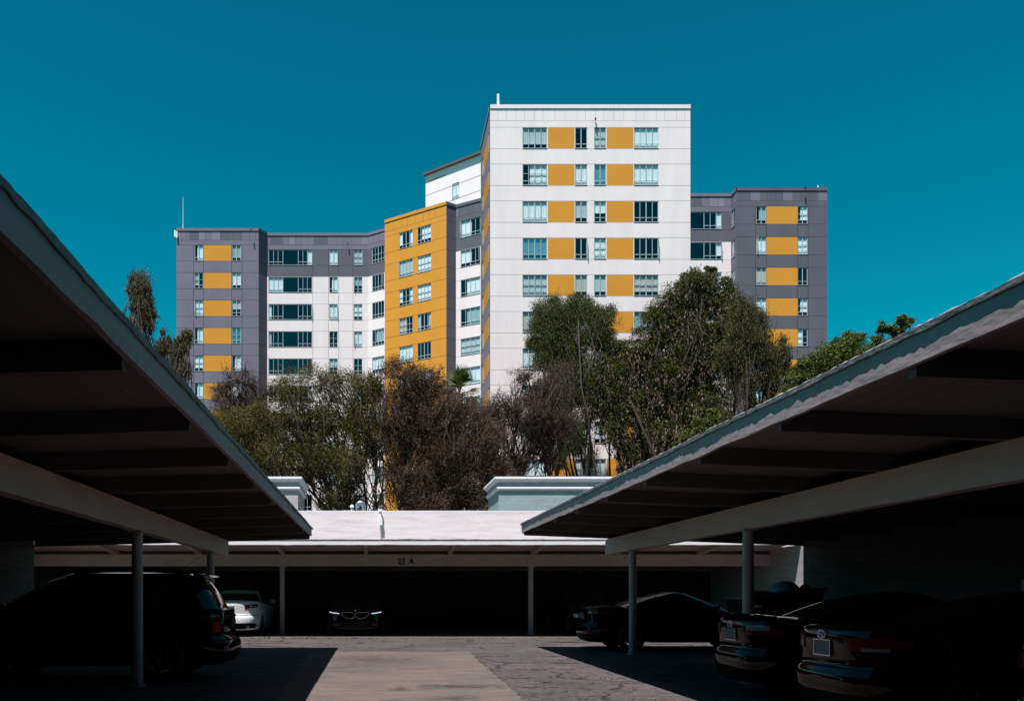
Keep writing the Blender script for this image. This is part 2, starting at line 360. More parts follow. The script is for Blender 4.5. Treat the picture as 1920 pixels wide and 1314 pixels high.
# ------------------------------------------------------------------ side carports
def carport(name, sgn, xp, xf, xw, zbb, zbt, zfb, zft, yend, ybeam, seed, label):
    """sgn: direction from the posts to the courtyard. xp post line, xf fascia face, xw back wall"""
    rnd = random.Random(seed)
    y0 = -9.5
    root = empty(name, (xp, 10, 0), label=label, category='carport', group='open fronted carports round the courtyard')
    P = Vector((xp, 10, 0))
    def bld(mb, *a, **k):
        mb.v = [(v[0]-P.x, v[1]-P.y, v[2]) for v in mb.v]; return mb.build(*a, **k)
    # posts with base collar and cap plate
    for y in [19.25-5.93*i for i in range(0, 5)] if sgn < 0 else [18.55-5.75*i for i in range(0, 5)]:
        m = MB(); m.lathe([(gz(y)-.02, .115), (gz(y)+.03, .115), (gz(y)+.035, .088), (zbb-.02, .084)], (xp, y, 0), (0, 0, 1), 24)
        m.box(xp-.12, xp+.12, y-.12, y+.12, zbb-.02, zbb-.002)
        bld(m, 'post', 'post_paint', root, smooth=False)
    # beam with ragged painted face: subdivided
    m = MB(); ysn = np.linspace(y0, ybeam, 60)
    fx = xp+sgn*.085; bx = xp-sgn*.085
    G = []
    for y in ysn:
        w_ = rnd.gauss(0, .003)
        G.append([(fx+sgn*w_, y, zbb+rnd.gauss(0, .002)), (fx+sgn*w_, y, zbt), (bx, y, zbt), (bx, y, zbb)])
    m.grid(G, closed=True)
    m.poly([G[-1][i] for i in (0, 1, 2, 3)]); m.poly([G[0][i] for i in (3, 2, 1, 0)])
    bld(m, 'beam', 'paint_beam', root)
    # rafters, bottom edge sloping from the fascia down to the wall
    zre = zfb-.07; zrb = zbt
    sl = (zre-zrb)/abs(xf-xp); zw = zrb-sl*abs(xw-xp)
    dep = .20
    def zb(x): return zrb+sl*(x-xp)*sgn
    xr = xf-sgn*.055
    ry = [20.7-.05+0-1.92*i for i in range(0, 16)] if sgn > 0 else [20.95-1.65+0-1.92*i for i in range(0, 15)]
    ry = [y for y in ry if y > y0+.2 and y < yend-.02] + ([yend-.12] if sgn < 0 else [])
    for y in ry:
        m = MB(); yy0, yy1 = y-.045, y+.045
        xa, xb = (xw, xr) if sgn > 0 else (xr, xw)
        m.hexa([(xa, yy0, zb(xa)), (xb, yy0, zb(xb)), (xb, yy1, zb(xb)), (xa, yy1, zb(xa)),
                (xa, yy0, zb(xa)+dep), (xb, yy0, zb(xb)+dep), (xb, yy1, zb(xb)+dep), (xa, yy1, zb(xa)+dep)])
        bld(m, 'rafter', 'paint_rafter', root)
    # deck boards running along the courtyard (V-joints between boards)
    m = MB(); nb = 34; xs = np.linspace(xr, xw, nb+1)
    for a, b_ in zip(xs[:-1], xs[1:]):
        e = .004*(1 if b_ > a else -1); a2, b2 = a+e, b_-e
        lo, hi = min(a2, b2), max(a2, b2); off = dep+rnd.uniform(0, .004)
        m.hexa([(lo, y0, zb(lo)+off), (hi, y0, zb(hi)+off), (hi, yend, zb(hi)+off), (lo, yend, zb(lo)+off),
                (lo, y0, zb(lo)+dep+.03), (hi, y0, zb(hi)+dep+.03), (hi, yend, zb(hi)+dep+.03), (lo, yend, zb(lo)+dep+.03)])
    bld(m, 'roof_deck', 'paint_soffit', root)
    # fascia board: several lengths, uneven lower edge
    m = MB(); joins = [yend]
    while joins[-1] > y0: joins.append(joins[-1]-rnd.uniform(4.2, 5.6))
    for a, b_ in zip(joins[1:], joins[:-1]):
        a = max(a, y0); n = max(2, int((b_-a)/.25)); off = rnd.uniform(-.003, .004); G = []
        for y in np.linspace(a+.0025, b_-.0025, n):
            k = rnd.gauss(0, .004); x1 = xf+sgn*(off); x2 = xf-sgn*.045
            G.append([(x1, y, zfb+k), (x1, y, zft), (x2, y, zft), (x2, y, zfb+k)])
        m.grid(G, closed=True); m.poly([G[-1][i] for i in (0, 1, 2, 3)]); m.poly([G[0][i] for i in (3, 2, 1, 0)])
    # end board across the far end
    xa, xb = sorted((xf-sgn*.05, xw))
    m.hexa([(xa, yend-.04, zb(xa)+.03), (xb, yend-.04, zb(xb)+.03), (xb, yend, zb(xb)+.03), (xa, yend, zb(xa)+.03),
            (xa, yend-.04, zb(xa)+dep+.06), (xb, yend-.04, zb(xb)+dep+.06), (xb, yend, zb(xb)+dep+.06), (xa, yend, zb(xa)+dep+.06)])
    bld(m, 'fascia', 'paint_fascia', root)
    # roofing felt with a torn, uneven lip hanging over the fascia
    m = MB(); G = []; n = int((yend-y0)/.055); walk = 0; wl = 0
    for i in range(n+1):
        y = y0+(yend+.05-y0)*i/n
        walk = walk*.9+rnd.gauss(0, .0045); wl = wl*.7+rnd.gauss(0, .005)
        if rnd.random() < .03: wl += rnd.uniform(-.015, .012)
        lip = .021+max(-.004, min(.005, walk*.25))+rnd.gauss(0, .0018)*(sgn < 0); drop = .028+max(-.015, min(.015, wl*.6)); up = max(-.004, min(.006, walk*.25))
        x1 = xf+sgn*lip
        zt = zft+.035
        G.append([(xf-sgn*.05, y, zft+.001), (xf, y, zft+.002), (x1-sgn*.006, y, zft-drop+up), (x1, y, zft-drop+.004+up), (x1+sgn*.004, y, zt-.02+up), (x1-sgn*.03, y, zt+up+rnd.gauss(0, .003)), (x1-sgn*.16, y, zt+.012+rnd.gauss(0, .004)), (xf-sgn*.5, y, zt), (xw, y, zb(xw)+dep+.09)])
    m.grid(G)
    m.poly([p for p in G[-1]]); m.poly([p for p in G[0]][::-1])
    bld(m, 'roofing', 'roofing_edge', root)
    # back wall of painted brick
    m = MB(); xa, xb = sorted((xw, xw-sgn*.25))
    m.box(xa, xb, y0, yend-.1, -.3, zb(xw)+dep+.02)
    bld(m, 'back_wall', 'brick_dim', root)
    return root
LC = carport('carport', 1, -3.63, -1.53, -8.4, 2.335, 2.70, 2.83, 3.025, 20.7, 20.35, 5,
             'long grey carport on the left of the drive, sheltering one black wagon')
RC = carport('carport', -1, 6.0, 3.74, 10.8, 2.40, 2.785, 2.94, 3.16, 21.0, 21.2, 9,
             'long grey carport on the right of the drive with a torn roof edge')
# a bent drain pipe on the right back wall
m = MB(); m.path([(10.72, 12.6, 2.2), (10.72, 13.1, 1.95), (10.72, 13.7, 1.6), (10.72, 13.75, .0)], [.035]*4, 8)
m.build('drain_pipe', 'post_paint', label='bent grey drain pipe on the brick back wall of the right carport', category='drain pipe')

# ------------------------------------------------------------------ rear carport
BR = empty('carport', (1.2, 28.2, gz(28)), label='rear carport at the end of the drive, white roof edge, marked 27 A', category='carport', group='open fronted carports round the courtyard')
def rb(mb, *a, **k):
    mb.v = [(v[0]-1.2, v[1]-28.2, v[2]-gz(28)) for v in mb.v]; return mb.build(*a, **k)
XL, XR = -11.8, 13.4
m = MB(); rnd = random.Random(2); n = 90; G = []
for x in np.linspace(XL, XR, n):
    k = rnd.gauss(0, .003); G.append([(x, 26.06, 2.955+k), (x, 26.06, 3.09), (x, 26.11, 3.09), (x, 26.11, 2.955+k)])
m.grid(G, closed=True); m.poly(G[0]); m.poly(G[-1][::-1]); rb(m, 'fascia', 'paint_white', BR)
m = MB(); G = []; walk = 0
for x in np.linspace(XL, XR, 260):
    walk = walk*.85+rnd.gauss(0, .006); lz = max(-.01, min(.03, abs(walk)))
    G.append([(x, 26.11, 3.091), (x, 26.06, 3.0915), (x, 26.052, 3.088), (x, 26.05, 3.12+lz*.5), (x, 26.2, 3.125+lz), (x, 33.2, 2.62)])
m.grid([list(r) for r in G]); rb(m, 'roofing', 'roofing', BR)
m = MB(); G = []
for x in np.linspace(XL, XR, 60):
    G.append([(x, 28.1, 2.362+rnd.gauss(0, .003)), (x, 28.1, 2.752), (x, 28.28, 2.752), (x, 28.28, 2.362)])
m.grid(G, closed=True); bm_ = rb(m, 'beam', 'paint_beam', BR)
def zbb(y): return 2.752+.095*(28.1-y)
for i in range(-3, 4):
    X = -.24+2.81*(i+0); m = MB()
    m.hexa([(X-.06, 26.115, zbb(26.115)-.02), (X+.06, 26.115, zbb(26.115)-.02), (X+.06, 33.1, zbb(33.1)), (X-.06, 33.1, zbb(33.1)),
            (X-.06, 26.115, 3.07), (X+.06, 26.115, 3.07), (X+.06, 33.1, zbb(33.1)+.13), (X-.06, 33.1, zbb(33.1)+.13)])
    rb(m, 'rafter', 'paint_deck', BR)
for X in (8.19+2.81,): 
    m = MB(); m.hexa([(X-.06, 26.115, 2.92), (X+.06, 26.115, 2.92), (X+.06, 33.1, 2.28), (X-.06, 33.1, 2.28), (X-.06, 26.115, 3.07), (X+.06, 26.115, 3.07), (X+.06, 33.1, 2.41), (X-.06, 33.1, 2.41)]); rb(m, 'rafter', 'paint_deck', BR)
m = MB(); xs = np.arange(26.115, 33.1, .2)
for a in xs:
    b_ = min(a+.192, 33.1)
    m.hexa([(XL, a, zbb(a)+.131), (XR, a, zbb(a)+.131), (XR, b_, zbb(b_)+.131), (XL, b_, zbb(b_)+.131),
            (XL, a, zbb(a)+.16), (XR, a, zbb(a)+.16), (XR, b_, zbb(b_)+.16), (XL, b_, zbb(b_)+.16)])
rb(m, 'roof_deck', 'paint_deck', BR)
for X in (-3.08, 5.33):
    m = MB(); m.box(X-.075, X+.075, 28.12, 28.27, gz(28)-.02, 2.345); m.box(X-.15, X+.15, 28.09, 28.29, 2.335, 2.360); m.box(X-.11, X+.11, 28.08, 28.31, gz(28), gz(28)+.02)
    rb(m, 'post', 'post_paint', BR)
for X0, X1 in ((XL-.25, XL-.005), (XR+.005, XR+.25)):
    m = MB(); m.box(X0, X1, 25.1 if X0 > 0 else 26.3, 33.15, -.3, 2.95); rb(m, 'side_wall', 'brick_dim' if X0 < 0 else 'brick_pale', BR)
m = MB(); m.box(XL, XR, 33.02, 33.17, -.1, 2.35); rb(m, 'back_wall', 'brick_shade', BR)  # added dark sheet before the white brick wall, standing in for its shade
# lettering on the beam
fc = bpy.data.curves.new('lettering', 'FONT'); fc.body = '27 A'; fc.size = .255; fc.extrude = .002; fc.align_x = 'CENTER'; fc.space_character = 1.1; fc.space_word = 1.7; fc.offset = .011
fo = bpy.data.objects.new('tmp', fc); COL.objects.link(fo); bpy.context.view_layer.update()
me = bpy.data.meshes.new_from_object(fo.evaluated_get(bpy.context.evaluated_depsgraph_get())); bpy.data.objects.remove(fo)
for v in me.vertices: v.co = Vector((v.co.x*.93+at(761, 0, 28.1).x-1.2, 28.095-28.2-v.co.z, v.co.y+at(0, 1056.5, 28.1).z-gz(28)))
me.materials.clear(); me.materials.append(MATS['black_paint'])
lo = bpy.data.objects.new('lettering', me); COL.objects.link(lo); lo.parent = bm_
m = MB(); a = at(750, 1058.2, 28.1); b_ = at(762, 1058.2, 28.1)
m.box(a.x, b_.x, 28.086, 28.094, a.z-.012, a.z+.014); m.v = [(v[0]-1.2, v[1]-28.2, v[2]-gz(28)) for v in m.v]; m.build('painted_underline', 'red_paint', bm_)

# white brick building behind it
m = MB(); rnd = random.Random(4); G = []
root = empty('brick_building', (1, 33.2, gz(34)), label='long low white painted brick building rising behind the rear carport', category='building')
zt = at(0, 957, 33.2).z
xs = np.linspace(-14, 17, 80); G = [[(x, 33.2, -.3), (x, 33.2, zt-.07+rnd.gauss(0, .004)), (x, 33.55, zt-.07), (x, 33.55, -.3)] for x in xs]
m.grid([[(p[0]-1, p[1]-33.2, p[2]-gz(34)) for p in r] for r in G], closed=True)
m.build('front_wall', 'brick_white', root)
m = MB(); G = [[(x-1, -.002, zt-.07-gz(34)), (x-1, -.003, zt-gz(34)+rnd.gauss(0, .003)), (x-1, .38, zt-gz(34)), (x-1, .38, zt-.07-gz(34))] for x in xs]
m.grid(G, closed=True); m.build('coping', 'paint_white', root)
m = MB(); m.box(-15, 16, .36, 20, 3.9, 4.05); m.box(-15, 16, 19.7, 20, -.4, 4.3); m.box(-15, -14.7, .36, 19.7, -.4, 3.89); m.box(15.7, 16, .36, 19.7, -.4, 3.89)
m.build('flat_roof', 'roofing', root)
# conduit and weatherhead on it
cd = empty('service_mast', (at(714, 0, 33.1).x, 33.1, 2.7), label='thin grey service conduit with a white weatherhead on the white brick wall', category='conduit')
m = MB(); m.path([(0, 0, -.2), (0, 0, 1.0), (.0, 0, 1.35)], [.022]*3, 8); m.build('pipe', 'post_paint', cd)
m = MB(); zz = at(0, 978, 33.1).z-2.7
m.box(-.06, .06, -.06, .05, zz-.12, zz+.16); m.lathe([(zz+.16, .055), (zz+.36, .05), (zz+.42, .085), (zz+.48, .06), (zz+.5, .01)], (-.02, 0, 0), (0, 0, 1), 12)
m.box(-.10, -.05, -.05, .0, zz-.02, zz+.05)
m.build('weatherhead', 'paint_white', cd)
# gooseneck vent
gv = at(676, 957, 34.6); vr = empty('roof_vent', (gv.x, 34.6, 4.05), label='shiny metal gooseneck vent pipe above the white brick wall', category='vent')
m = MB(); P_ = [(.12, 0, 0), (.12, 0, .75)]; zc = at(0, 948, 34.6).z-4.05-.02
P_ = [(.12, 0, .01), (.12, 0, zc)]+[(.12*math.cos(a), -.0, zc+.14*math.sin(a)) for a in np.linspace(.3, math.pi-.3, 7)]+[(-.12, 0, zc), (-.12, 0, zc-.22)]
m.path(P_, [.105]*len(P_), 18); m.build('duct', 'galvanised', vr, smooth=True)
m = MB(); m.lathe([(zc-.02, .112), (zc+.01, .112)], (.12, 0, 0), (0, 0, 1), 18); m.lathe([(zc-.24, .115), (zc-.2, .115)], (-.12, 0, 0), (0, 0, 1), 18); m.build('collar', 'galvanised', vr)
m = MB(); c = at(660, 952, 34); m.lathe([(0, .05), (c.z-4.05, .05), (c.z-4.05+.04, .09), (c.z-4.05+.12, .05), (c.z-4.05+.14, .005)], (c.x, 34, 4.05), (0, 0, 1), 10)
m.build('vent_cap', 'paint_white', label='tiny white vent cap just left of the metal gooseneck', category='vent')

# ------------------------------------------------------------------ two cornice-topped brick structures
def cornice_block(name, x0, x1, y0, y1, ztop, bmat, fmat, label, win=None):
    root = empty(name, ((x0+x1)/2, y0, 4.05), label=label, category='building')
    P = root.location
    def bb(mb, *a, **k): mb.v = [(v[0]-P.x, v[1]-P.y, v[2]-P.z) for v in mb.v]; return mb.build(*a, **k)
    m = MB(); m.box(x0, x1, y0, y1, 4.051, ztop-.58); bb(m, 'wall', bmat, root)
    m = MB(); e = .04; m.box(x0-e, x1+e, y0-e, y1+e, ztop-.44, ztop-.22); bb(m, 'frieze', fmat, root)
    m = MB()
    for (za, zb_, e) in ((-.58, -.52, .05), (-.52, -.44, .09), (-.22, -.17, .10), (-.17, -.10, .15), (-.10, 0, .19)):
        m.box(x0-e, x1+e, y0-e, y1+e, ztop+za, ztop+zb_-.001)
    bb(m, 'cornice', 'cornice_white', root)
    if win:
        m = MB(); m.box(x0-.03, x0+.02, win[0], win[1], win[2], win[3]); bb(m, 'window', 'interior', root)
zc = at(0, 893, 37).z
cornice_block('brick_parapet_block', 5.6, 14.5, 37.2, 40.6, zc, 'brick_blue', 'cornice_blue', 'pale blue painted brick block with a white moulded cornice, right of the bare trees', (38.3, 39.0, 4.3, 5.1))
cornice_block('brick_parapet_block', -9.5, -3.37, 37.2, 40.6, zc, 'brick_pale', 'cornice_blue', 'whitish brick block with a white moulded cornice, peeping past the left carport roof')

# ------------------------------------------------------------------ added block behind the camera, out of view, darkening the near drive and carports
rt = empty('unseen_shade_block', (0, -10, 0), label='tall dark brick block added out of view to shade the near drive', category='building')
m = MB(); BZ = 45
for i in range(15):
    z0 = i*3.0
    m.box(-34, 40, 0, .3, z0, z0+.9)
    for j in range(25):
        x0 = -34+j*2.96; m.box(x0, x0+1.4, .002, .298, z0+.9, z0+2.6)
    m.box(-34, 40, 0, .3, z0+2.6, z0+3.0-.001)
m.box(-34, 40, -14, -13.7, 0, BZ); m.box(-34, -33.7, -13.7, 0, 0, BZ); m.box(39.7, 40, -13.7, 0, 0, BZ)
m.build('wall', 'brick_shade', rt)
m = MB(); m.box(-34.2, 40.2, -14.2, .45, BZ, BZ+.5); m.build('roof', 'roofing', rt)  # top of the added unseen block
m = MB(); m.box(-33.6, 39.6, -.25, -.2, .2, BZ-.1); m.build('window', 'interior', rt)

# ------------------------------------------------------------------ apartment building
TOP = 37.98; PITCH = 2.746; WT = 1.69; WH = 1.56
K_ = (TOP-HC)*F
def vert(x, y): d = K_/(VY-y); return Vector(((x-VX)*d/F, d, 0))
def vd(x, d): return Vector(((x-VX)*d/F, d, 0))
BLD = empty('apartment_building', (10, 75, 0), label='tall apartment building in white, slate grey and mustard blocks beyond the trees', category='building')
BP = Vector((10, 75, 0))
def bw(mb, name, mats, parent=BLD, **k):
    mb.v = [(v[0]-BP.x, v[1]-BP.y, v[2]-BP.z) for v in mb.v]; return mb.build(name, mats, parent, **k)
wr = random.Random(11)
MANY = {'f': MB(), 'g': MB(), 'c': MB()}; NW = [0]
FM = ['facade_white', 'facade_grey', 'facade_slate', 'facade_violet', 'facade_yellow', 'joint', 'joint_dark', 'interior', 'joint_yellow']
W_, G_, S_, V_, Y_, J_, JD_, I_, JY_ = range(9)
def facet(name, A, B, wins, rows, rule, seams=(), label=None, top=TOP, zbase=0, parapet=True, indiv=99, zoff=0, opens=(), styles=None, rowlist=None):
    """A,B: ends of the wall in plan, left to right. wins: (xpx0, xpx1, kind). rule(u, z, row, band)->material"""
    d = (B-A); L = d.length; u = d/L; nrm = Vector((u.y, -u.x, 0))
    def upx(x):
        k = (x-VX)/F   # X = k*Y
        return (A.x-k*A.y)/(k*u.y-u.x)
    def pt(uu, z, off=0): p = A+u*uu+nrm*off; return (p.x, p.y, z)
    W = [(upx(a), upx(b), k) for a, b, k in wins]
    sm = [upx(s) for s in seams]
    us = {0.0, L}
    for a, b, k in W: us |= {a, b}
    js = .028
    for s in sm: us |= {s-js, s+js}
    us = sorted(x for x in us if -1e-6 <= x <= L+1e-6)
    m = MB()
    # horizontal bands
    zs = []
    if parapet:
        zs = [(top-.28, top, 'cope'), (top-.31, top-.28, 'joint'), (top-1.17, top-.31, 'para'), (top-1.21, top-1.17, 'joint'), (top-WT+.04, top-1.21, 'span')]
        zs.append((top-WT, top-WT+.04, 'joint'))
    for r in range(rows):
        z1 = top-WT-r*PITCH; z0 = z1-WH
        zs.append((z0, z1, ('win', r)))
        zs.append((z0-.045, z0, 'joint'))
        zs.append((z1-PITCH+.045, z0-.045, ('sp', r)))
        zs.append((z1-PITCH, z1-PITCH+.045, 'joint'))
    last = min(z[0] for z in zs)
    if last > zbase+.01: zs.append((zbase, last, ('sp', rows)))
    psm = []
    if parapet:
        x = wr.uniform(.2, .7)
        while x < L-.2: psm.append(x); x += wr.choice((.62, .62, .75, .9))
    for (z0, z1, kind) in zs:
        if z1 < zbase: continue
        z0 = max(z0, zbase)
        if kind == 'para':
            ub = [0]+psm+[L]
            for a, b in zip(ub[:-1], ub[1:]):
                t_ = wr.random(); mt = rule(0, z0, 0, 'para'); 
                if mt == G_: mt = (G_, G_, V_, S_, G_)[int(t_*5)]
                elif mt == S_: mt = (S_, S_, G_, S_, S_)[int(t_*5)]
                m.quad(pt(a+.012, z0), pt(b-.012, z0), pt(b-.012, z1), pt(a+.012, z1), mt)
                jm = JD_ if mt in (G_, V_, S_) else (JY_ if mt == Y_ else J_)
                m.quad(pt(max(b-.012, 0), z0), pt(min(b+.012, L), z0), pt(min(b+.012, L), z1), pt(max(b-.012, 0), z1), jm)
            m.quad(pt(0, z0), pt(.012, z0), pt(.012, z1), pt(0, z1), rule(0, z0, 0, 'para'))
            continue
        for a, b in zip(us[:-1], us[1:]):
            if b-a < 1e-5: continue
            c = (a+b)/2; row = kind[1] if isinstance(kind, tuple) else 0; band = kind[0] if isinstance(kind, tuple) else kind
            hole = band == 'win' and any(wa-1e-6 <= c <= wb+1e-6 for wa, wb, k in W if k != 'Y')
            if hole: continue
            seam = any(abs(c-s) < js for s in sm) and band in ('win', 'sp')
            inY = any(wa-1e-6 <= c <= wb+1e-6 for wa, wb, k in W if k == 'Y') and band == 'win'
            mt = rule(c, (z0+z1)/2, row, band)
            if inY: mt = Y_
            if band == 'joint' or (seam and not inY):
                mt = {W_: J_, Y_: JY_}.get(mt, JD_)
                if seam and band != 'joint' and mt == J_: mt = J_
            if band == 'cope':
                e = .05
                m.quad(pt(a, z0, e), pt(b, z0, e), pt(b, z1, e), pt(a, z1, e), mt); m.quad(pt(a, z1, e), pt(b, z1, e), pt(b, z1, -.4), pt(a, z1, -.4), mt)
                m.quad(pt(a, z0, 0), pt(b, z0, 0), pt(b, z0, e), pt(a, z0, e), mt)
            else:
                m.quad(pt(a, z0), pt(b, z0), pt(b, z1), pt(a, z1), mt)
    # reveals and windows
    dp = .16
    for r in range(rows):
        if rowlist is not None and r not in rowlist: pass
        z1 = top-WT-r*PITCH; z0 = z1-WH
        if z0 < zbase: continue
        for wi, (a, b, k) in enumerate(W):
            if k == 'Y': continue
            mt = rule((a+b)/2, z0, r, 'win')
            m.quad(pt(a, z0, 0), pt(a, z0, -dp), pt(a, z1, -dp), pt(a, z1, 0), mt)
            m.quad(pt(b, z0, -dp), pt(b, z0, 0), pt(b, z1, 0), pt(b, z1, -dp), mt)
            m.quad(pt(a, z1, 0), pt(a, z1, -dp), pt(b, z1, -dp), pt(b, z1, 0), mt)
            m.quad(pt(a, z0, -dp), pt(a, z0, 0), pt(b, z0, 0), pt(b, z0, -dp), mt)
            # dark room behind
            dd = 1.2
            m.quad(pt(a, z0, -dd), pt(b, z0, -dd), pt(b, z1, -dd), pt(a, z1, -dd), I_)
            m.quad(pt(a, z0, -dp-.01), pt(a, z0, -dd), pt(a, z1, -dd), pt(a, z1, -dp-.01), I_)
            m.quad(pt(b, z0, -dd), pt(b, z0, -dp-.01), pt(b, z1, -dp-.01), pt(b, z1, -dd), I_)
            m.quad(pt(a, z1, -dp-.01), pt(a, z1, -dd), pt(b, z1, -dd), pt(b, z1, -dp-.01), I_)
            m.quad(pt(a, z0, -dd), pt(a, z0, -dp-.01), pt(b, z0, -dp-.01), pt(b, z0, -dd), I_)
            window(pt, u, nrm, a, b, z0, z1, k, r < indiv, opens and (r, wi) in opens, wr)
    o = bw(m, name, FM)
    if label: o['label'] = label
    return o
def window(pt, u, nrm, a, b, z0, z1, kind, indiv, op, rnd):
    fm = MB() if indiv else MANY['f']; gm = MB() if indiv else MANY['g']; cm = MB() if indiv else MANY['c']
    t = .045; o1, o0 = -.025, -.065
    def bar(ua, ub, za, zb):
        P = lambda uu, z, off: Vector(pt(uu, z, off))
        fm.hexa([P(ua, za, o0), P(ub, za, o0), P(ub, za, o1), P(ua, za, o1), P(ua, zb, o0), P(ub, zb, o0), P(ub, zb, o1), P(ua, zb, o1)])
    w = b-a; ztr = z0+.33
    bar(a, b, z0, z0+t); bar(a, b, z1-t, z1); bar(a, a+t, z0+t, z1-t); bar(b-t, b, z0+t, z1-t)
    if kind == 'R':       # ribbon: lights, one wide fixed pane, lights
        c1 = a+w*.33; c2 = a+w*.68
        for c in (c1, c2): bar(c-t/2, c+t/2, z0+t, z1-t)
        for (s, e) in ((a+t, c1-t/2), (c2+t/2, b-t)):
            bar(s, e, ztr, ztr+.04)
            for q in (1/3, 2/3): x = s+(e-s)*q; bar(x-.018, x+.018, z0+t, z1-t)
    elif kind == 'RB':    # ribbon whose left end is one wide pane
        c1 = a+w*.48; bar(c1-t/2, c1+t/2, z0+t, z1-t); bar(c1+t/2, b-t, ztr, ztr+.04)
        for q in (.35, .7): x = c1+(b-c1)*q; bar(x-.018, x+.018, z0+t, z1-t)
    else:
        n = 4 if w > 1.35 else (2 if w > .6 else 1)
        bar(a+t, b-t, ztr, ztr+.04)
        if rnd.random() < .35 and kind != 'P': bar(a+t, b-t, z0+WH*.56, z0+WH*.56+.025)
        for i in range(1, n): x = a+w*i/n; tt = .03 if i*2 == n else .018; bar(x-tt, x+tt, z0+t, z1-t)
    # thin bright sill
    P = lambda uu, z, off: Vector(pt(uu, z, off))
    fm.hexa([P(a, z0+.001, -.064), P(b, z0+.001, -.064), P(b, z0+.001, .03), P(a, z0+.001, .03), P(a, z0+.035, -.064), P(b, z0+.035, -.064), P(b, z0+.035, .03), P(a, z0+.035, .03)])
    go = -.045
    gm.quad(pt(a+t, z0+t, go), pt(b-t, z0+t, go), pt(b-t, z1-t, go), pt(a+t, z1-t, go))
    # curtains or blinds
    r = rnd.random(); spans = []
    if kind in ('R', 'RB'):
        spans = rnd.choice(([], [(0, .10), (.9, 1)], [(.0, .06)], [(0, .32)], [(.9, 1)])) if r < .85 else [(0, .7)]
        if kind == 'RB': spans = rnd.choice(([(.0, .12)], [(.85, 1)]))
    else:
        if r < .48: spans = [(0, 1)]
        elif r < .60: spans = [(.3, 1)]
        elif r < .70: spans = [(0, .55)]
        elif r < .80: spans = [(0, .22), (.8, 1)]
        elif r < .86: spans = [(0, 1, .45)]
    for sp in spans:
        s, e = a+t+(w-2*t)*sp[0], a+t+(w-2*t)*sp[1]; zl = z0+t if len(sp) < 3 else z0+WH*sp[2]
        if rnd.random() < .35 and len(sp) < 3: zl = z0+.36
        n = max(4, int((e-s)/.06)); G = []
        off = [-.095+(.014 if i % 2 else -.014)+rnd.gauss(0, .004) for i in range(n+1)]
        for z, f in ((zl, 1.0), (z1-t, .7)):
            G.append([pt(s+(e-s)*i/n, z, -.095+(off[i]+.095)*f) for i in range(n+1)])
        cm.grid(G)
    if op:                # a casement standing open, its leaf square to the wall
        x = a+t if rnd.random() < .6 else b-t-.02
        hw = .24
        def leaf(oa, ob, za, zb, th=.03):
            fm.hexa([P(x, za, oa), P(x+th, za, oa), P(x+th, za, ob), P(x, za, ob), P(x, zb, oa), P(x+th, zb, oa), P(x+th, zb, ob), P(x, zb, ob)])
        zl0, zl1 = ztr+.05, z1-.06
        leaf(-.06, hw, zl0, zl0+.04); leaf(-.06, hw, zl1-.04, zl1); leaf(-.06, -.02, zl0+.04, zl1-.04); leaf(hw-.04, hw, zl0+.04, zl1-.04)
        gm.quad(pt(x+.015, zl0, -.03), pt(x+.015, zl0, hw-.02), pt(x+.015, zl1, hw-.02), pt(x+.015, zl1, -.03))
    if indiv:
        NW[0] += 1
        f = bw(fm, 'window', 'window_metal')
        p_ = bw(gm, 'pane', 'glass_mirror' if rnd.random() < .05 else 'glass', f)
        if cm.v: bw(cm, 'curtain', rnd.choice(('curtain_white', 'curtain_white', 'curtain_white', 'curtain_white', 'curtain_grey', 'curtain_teal', 'curtain_warm')), f)

A0, A1 = vert(331, 428), vert(485, 428)
C0, C1 = vert(501, 437), vert(690.4, 437)
D1 = vert(721.5, 428)
E0, E1 = vert(721.5, 413), vert(837, 378)
F1 = vert(855, 384)
G1 = vd(903, 76.57)
H0, H1 = vd(919, 62.08), vd(1294.5, 62.08)
HL = Vector((H0.x+.03, 67.7, 0))
I1 = vert(1370.6, 363); I0 = Vector((H1.x-1.5, I1.y, 0))
JS = vert(1381, 352); J1 = vd(1551, JS.y)
def grey(u, z, r, b): return G_
def slate(u, z, r, b): return S_
def capgrey(n):
    def f(u, z, r, b):
        if b in ('cope', 'para', 'span'): return G_
        if b == 'joint': return S_ if z > TOP-WT-(n-1)*PITCH-PITCH+.05 else W_
        return S_ if (r < n) else W_
    return f
def yel(u, z, r, b): return Y_
def wht(u, z, r, b): return W_
facet('wall', A0, A1, [(364.6, 381, 'S'), (382, 433.9, 'Y'), (434.8, 451.9, 'S')], 13, grey, (363, 381.7, 434.3, 454), 'slate grey end block with a column of mustard panels', indiv=7, opens={(2, 0)})
facet('wall', A1, C0, [], 13, lambda u, z, r, b: S_ if b in ('cope', 'para', 'span') or r < 1 else G_, (), 'narrow splayed wall between the slate end block and the white wing')
facet('wall', C0, C1, [(503.4, 585.4, 'R'), (617.3, 633.3, 'S'), (663.2, 679.5, 'S')], 13, capgrey(1), (586.5, 616, 635, 662), 'white wing wall with wide ribbon windows and a slate top floor', indiv=7, opens={(2, 0), (1, 2), (3, 2), (2, 1)})
facet('wall', C1, vert(723, 427.5), [(697.8, 720.5, 'M')], 13, capgrey(1), (), 'angled white wall beside the mustard bay', indiv=6, opens={(1, 0), (5, 0)})
facet('wall', E0, E1, [(748.4, 774.1, 'M'), (782.5, 808.5, 'M')], 13, yel, (), 'mustard yellow bay wall', indiv=5, opens={(1, 0)})
facet('wall', E1, F1, [], 13, slate, (), 'narrow slate return of the mustard bay')
